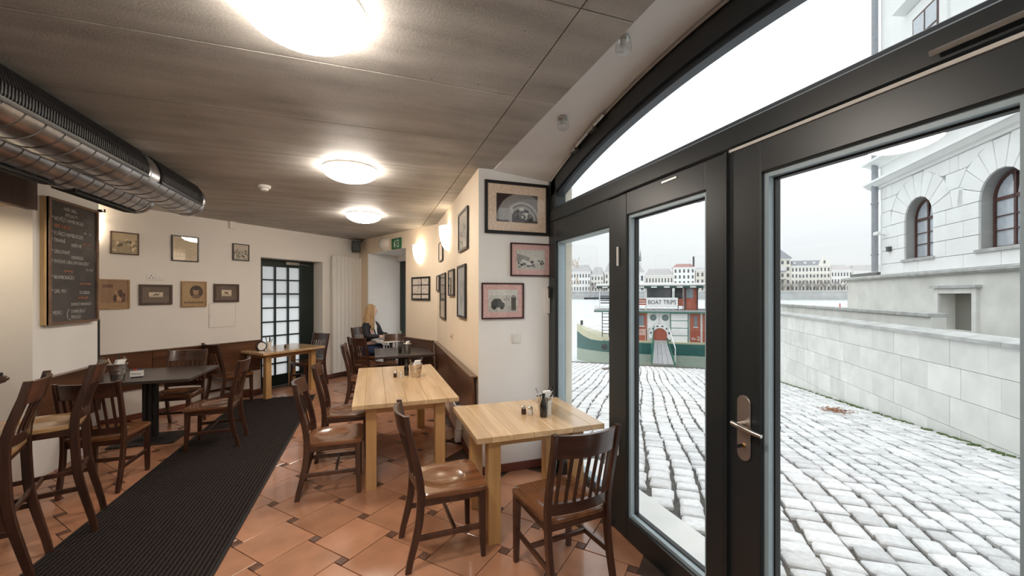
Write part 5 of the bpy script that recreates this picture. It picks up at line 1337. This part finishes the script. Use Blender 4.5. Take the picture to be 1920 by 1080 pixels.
# ---------------------------------------------------------------- excursion boat at the quay
bt = thing('excursion_boat','green and white two-deck excursion boat with a sign reading boat trips','boat',G(18.3,0,0),ROT_B)
HULL = flat('dark_green_hull',(.03,.12,.11),.4); STRAKE = flat('cream_strake',(.62,.60,.42),.5); BW = flat('boat_white',(.80,.81,.80),.45); BRED = wood('boat_red_wood',(.28,.055,.028),(.42,.11,.06),2,.45,.2,6,.05); BGRN = flat('boat_green_trim',(.03,.17,.12),.45); BGREY = flat('boat_grey_deck',(.38,.39,.40),.7); BDK = flat('boat_dark',(.02,.022,.025),.5); BGL = flat('boat_glass',(.16,.20,.23),.1,spec=.8)
def hull_sec(x):
    f = min(1,max(0,(x+3.8)/2.6)); hw = .06+1.54*math.sin(f*math.pi/2)**.8; zt = -.62+.70*(1-f)**2.2
    return hw, zt
def hull_band(z_of, nm, mat, out=0):
    m = MB(); rs = []
    for i in range(23):
        x = -3.8+9.2*i/22; hw, zt = hull_sec(x); za, zb = z_of(zt)
        rs.append([(x,1.6-hw-out,za),(x,1.6-hw*.97-out,zb),(x,1.6+hw*.97+out,zb),(x,1.6+hw+out,za)])
    m.rings(rs); m.build(nm, mat, bt, smooth=True)
hull_band(lambda zt:(-1.25,-2.1),'hull_bottom',flat('green_reflection_boot',(.34,.40,.33),.6))  # pale boot band with a greenish reflection put into its colour
hull_band(lambda zt:(zt-.08,-1.25),'hull',HULL)
hull_band(lambda zt:(zt,zt-.10-.30*min(1,max(0,(zt+.62)/.35))),'rubbing_strake',STRAKE,.03)
def bb_(nm, x0,x1,z0,z1,mat,y0=.30,y1=.36,parent=None,bev=.0):
    m = MB(); m.box(x0,x1,y0,y1,z0,z1); return m.build(nm, mat, parent or bt, bevel=bev)
bb_('lower_cabin',-1.0,4.6,-.66,.80,BW,.36,2.8)
bb_('upper_deck',-2.72,5.0,.80,.92,BGREY,.05,3.1); bb_('deck_edge',-2.72,5.0,.78,.84,BGRN,.03,.07)
# lower side: doors, portholes, locker
for x0,x1 in ((-.88,-.17),(1.80,2.25),(2.35,2.95),(3.1,3.8)):
    d_ = bb_('red_panel',x0,x1,-.66,.76,BRED,.31,.37); bb_('cabin_window',x0+.18,x1-.14,.14,.62,BGL,.29,.33,d_); bb_('window_rim',x0+.14,x1-.10,.08,.12,BW,.29,.33,d_)
hz = [(rc(0,0,.60,.05),(.55,.48,.10))]+[([(i*.1,0),(i*.1+.05,0),(i*.1+.08,.05),(i*.1+.03,.05)],(.03,.03,.03)) for i in range(6)]
p = paint(hz,'hazard_strip',PRINTM,bt,.001); p.location = (-.72,.29,.735)
for x in (.124,.681):
    d_ = bb_('porthole_panel',x-.25,x+.25,.0,.76,BW,.30,.37,None,.01)
    m = MB(); m.lathe([(.115,0),(.15,.0),(.15,.03),(.115,.03)],24,T(x,.30,.54,rx=R(90)),caps=False); m.build('porthole_rim', BGRN, d_, smooth=True)
    m = MB(); m.lathe([(.118,.005),(.001,.012)],24,T(x,.30,.54,rx=R(90))); m.build('porthole_glass', BGL, d_)
lk = bb_('locker',.90,1.72,-.70,.78,BGRN,.22,.37)
for j in range(4): bb_('locker_panel',.94,1.68,-.66+j*.36,-.66+j*.36+.33,BW,.20,.23,lk,.006)
sg_ = bb_('side_board',-.87,-.22,-.66,-.04,flat('board_pale_red',(.62,.42,.36),.6),.24,.28); bb_('board_panel',-.82,-.26,-.6,-.34,BRED,.23,.245,sg_)
text('board_lettering','TRIPS',.19,BRED,sg_,T(-.83,.236,-.24),sx=.95,extrude=.004)
# white arch with brown disc
m = MB(); ax, az = .43,-.32
ou = [(ax+.52*math.cos(R(a)),az+.55*math.sin(R(a))) for a in range(-25,206,11)]; inn = [(ax+.33*math.cos(R(a)),az+.36*math.sin(R(a))) for a in range(205,-26,-11)]
m.rings([[(x,.14,z) for x,z in ou+inn],[(x,.24,z) for x,z in ou+inn]]); ar = m.build('paddle_arch', BW, bt)
for a in range(15,180,30): m = MB(); m.box(-.05,.05,-.012,.0,-.03,.03,T(ax+.43*math.cos(R(a)),.14,az+.46*math.sin(R(a)))@Matrix.Rotation(-R(a-90),4,'Y')); m.build('arch_slot', BDK, ar)
m = MB(); m.rings([[(ax+.34*math.cos(R(a)),y,az+.37*math.sin(R(a))) for a in range(0,360,15)] for y in (.2,.26)]); m.build('brown_disc', BRED, bt)
text('hull_number','n-21',.26,BW,bt,T(1.86,.285,-.52),sx=1.1,extrude=.005)
# upper deck
for x in (-2.45,-1.2,-.2,1.25,1.55,2.1,3.2,4.4): bb_('roof_post',x-.025,x+.025,.92,2.0,BW if x < 1 else BDK,.12,.17)
bb_('window_bank',1.10,1.45,1.12,2.0,BDK,.18,.22); bb_('upper_glazing',-.15,1.08,1.5,2.0,BGL,1.4,1.45)
for z in (1.15,1.26,1.37): bb_('red_slat',-1.15,-.2,z,z+.085,BRED,.10,.13); bb_('red_slat',1.23,1.50,z,z+.085,BRED,.10,.13)
for z in (1.22,1.34,1.46,1.56): bb_('dark_slat',-2.4,-1.3,z,z+.05,BDK,.10,.13)
for z in (.98,1.06): bb_('guard_rail',-2.7,1.5,z,z+.03,BW,.08,.11)
for i in range(16): bb_('baluster',-2.6+i*.26,-2.575+i*.26,.92,1.1,BW,.09,.11)
bn = bb_('banner',-.20,1.23,1.10,1.52,flat('banner_white',(.85,.85,.85),.6),.05,.07); text('banner_lettering','BOAT TRIPS',.30,BDK,bn,T(.515,.045,1.20),'CENTER',.004,.80)
cb_ = bb_('wheelhouse',1.56,2.10,.92,2.02,BRED,.2,1.6); bb_('wheelhouse_window',1.62,1.92,1.50,1.95,BGL,.18,.21,cb_); bb_('wheelhouse_panel',1.63,2.03,.98,1.42,BRED,.18,.21,cb_,.01)
bb_('canopy',-2.62,4.9,2.08,2.22,BW,-.05,3.2,None,.04); fa = bb_('canopy_fascia',-2.58,4.8,1.97,2.09,flat('fascia_green',(.012,.06,.055),.5),-.02,.02)
for i in range(12): bb_('fascia_plaque',-2.3+i*.58,-2.04+i*.58,2.0,2.06,BW,-.035,-.015,fa)
# ladder at the bow
for x in (-2.36,-2.02): bb_('ladder_side',x,x+.04,-.5,.8,BDK,.4,.45)
for i in range(7): bb_('ladder_rung',-2.34,-2.0,-.35+i*.17,-.32+i*.17,BDK,.4,.45)
m = MB(); m.tube([(-3.55,1.6,.0),(-3.55,1.6,.25)],.07,8); m.build('bollard', BDK, bt)
m = MB(); m.tube([(-3.2,.9,-.3),(-2.2,.2,-.05),(-1.2,.1,-.05)],.015,6); m.tube([(-3.2,.9,-.1),(-2.2,.2,.15),(-1.2,.1,.15)],.015,6); m.build('bow_rail', BW, bt)
m = MB(); m.lathe([(.09,-.05),(.15,-.03),(.15,.03),(.09,.05)],16,T(-2.2,-.05,-.95,rx=R(90))); m.build('fender', BDK, bt, smooth=True)
# gangway
gw = thing('gangway','grey plank gangway with green handrail leading up to the boat','gangway',G(16.75,.5,-1.47),ROT_B)
for i in range(4):
    m = MB(); x0, x1 = -.46+i*.225, -.25+i*.225
    m.rings([[(x0,0,0),(x1,0,0),(x1,0,.05),(x0,0,.05)],[(x0*.62-.04,1.7,.86),(x1*.62-.04,1.7,.86),(x1*.62-.04,1.7,.91),(x0*.62-.04,1.7,.91)]]); m.build('plank', flat('weathered_plank',(.36,.36,.37),.8,rnd=.1) if 'weathered_plank' not in bpy.data.materials else bpy.data.materials['weathered_plank'], gw)
for s in (-1,1):
    m = MB(); m.tube([(s*.50,.15,.05),(s*.5,.1,.75),(s*.42,.9,1.15),(s*.34,1.7,1.6)],.022,8); m.build('handrail', BGRN if s < 0 else BW, gw, smooth=True)
    m = MB(); m.rings([[(s*.47,0,-.02),(s*.50,0,-.02),(s*.50,0,.10),(s*.47,0,.10)],[(s*.30-.04,1.7,.84),(s*.33-.04,1.7,.84),(s*.33-.04,1.7,.95),(s*.30-.04,1.7,.95)]]); m.build('stringer', BGRN, gw)
t = thing('mooring_rope_coil','coil of dark rope and driftwood on the quay below the gangway','rope',G(13.0,-1.3,gz(13.0)))
m = MB()
for k in range(3): m.tube([((.34-.04*k)*math.cos(a*.5),(.28-.03*k)*math.sin(a*.5),.03+.05*k) for a in range(13)],.03,6,closed=False)
m.build('coil', flat('old_rope',(.12,.10,.08),.9), t, smooth=True)
m = MB(); m.rings(bar((-.6,.1,.05),(.5,-.25,.12),.08,.08,.02)); m.build('timber', flat('driftwood',(.2,.17,.14),.9), t)
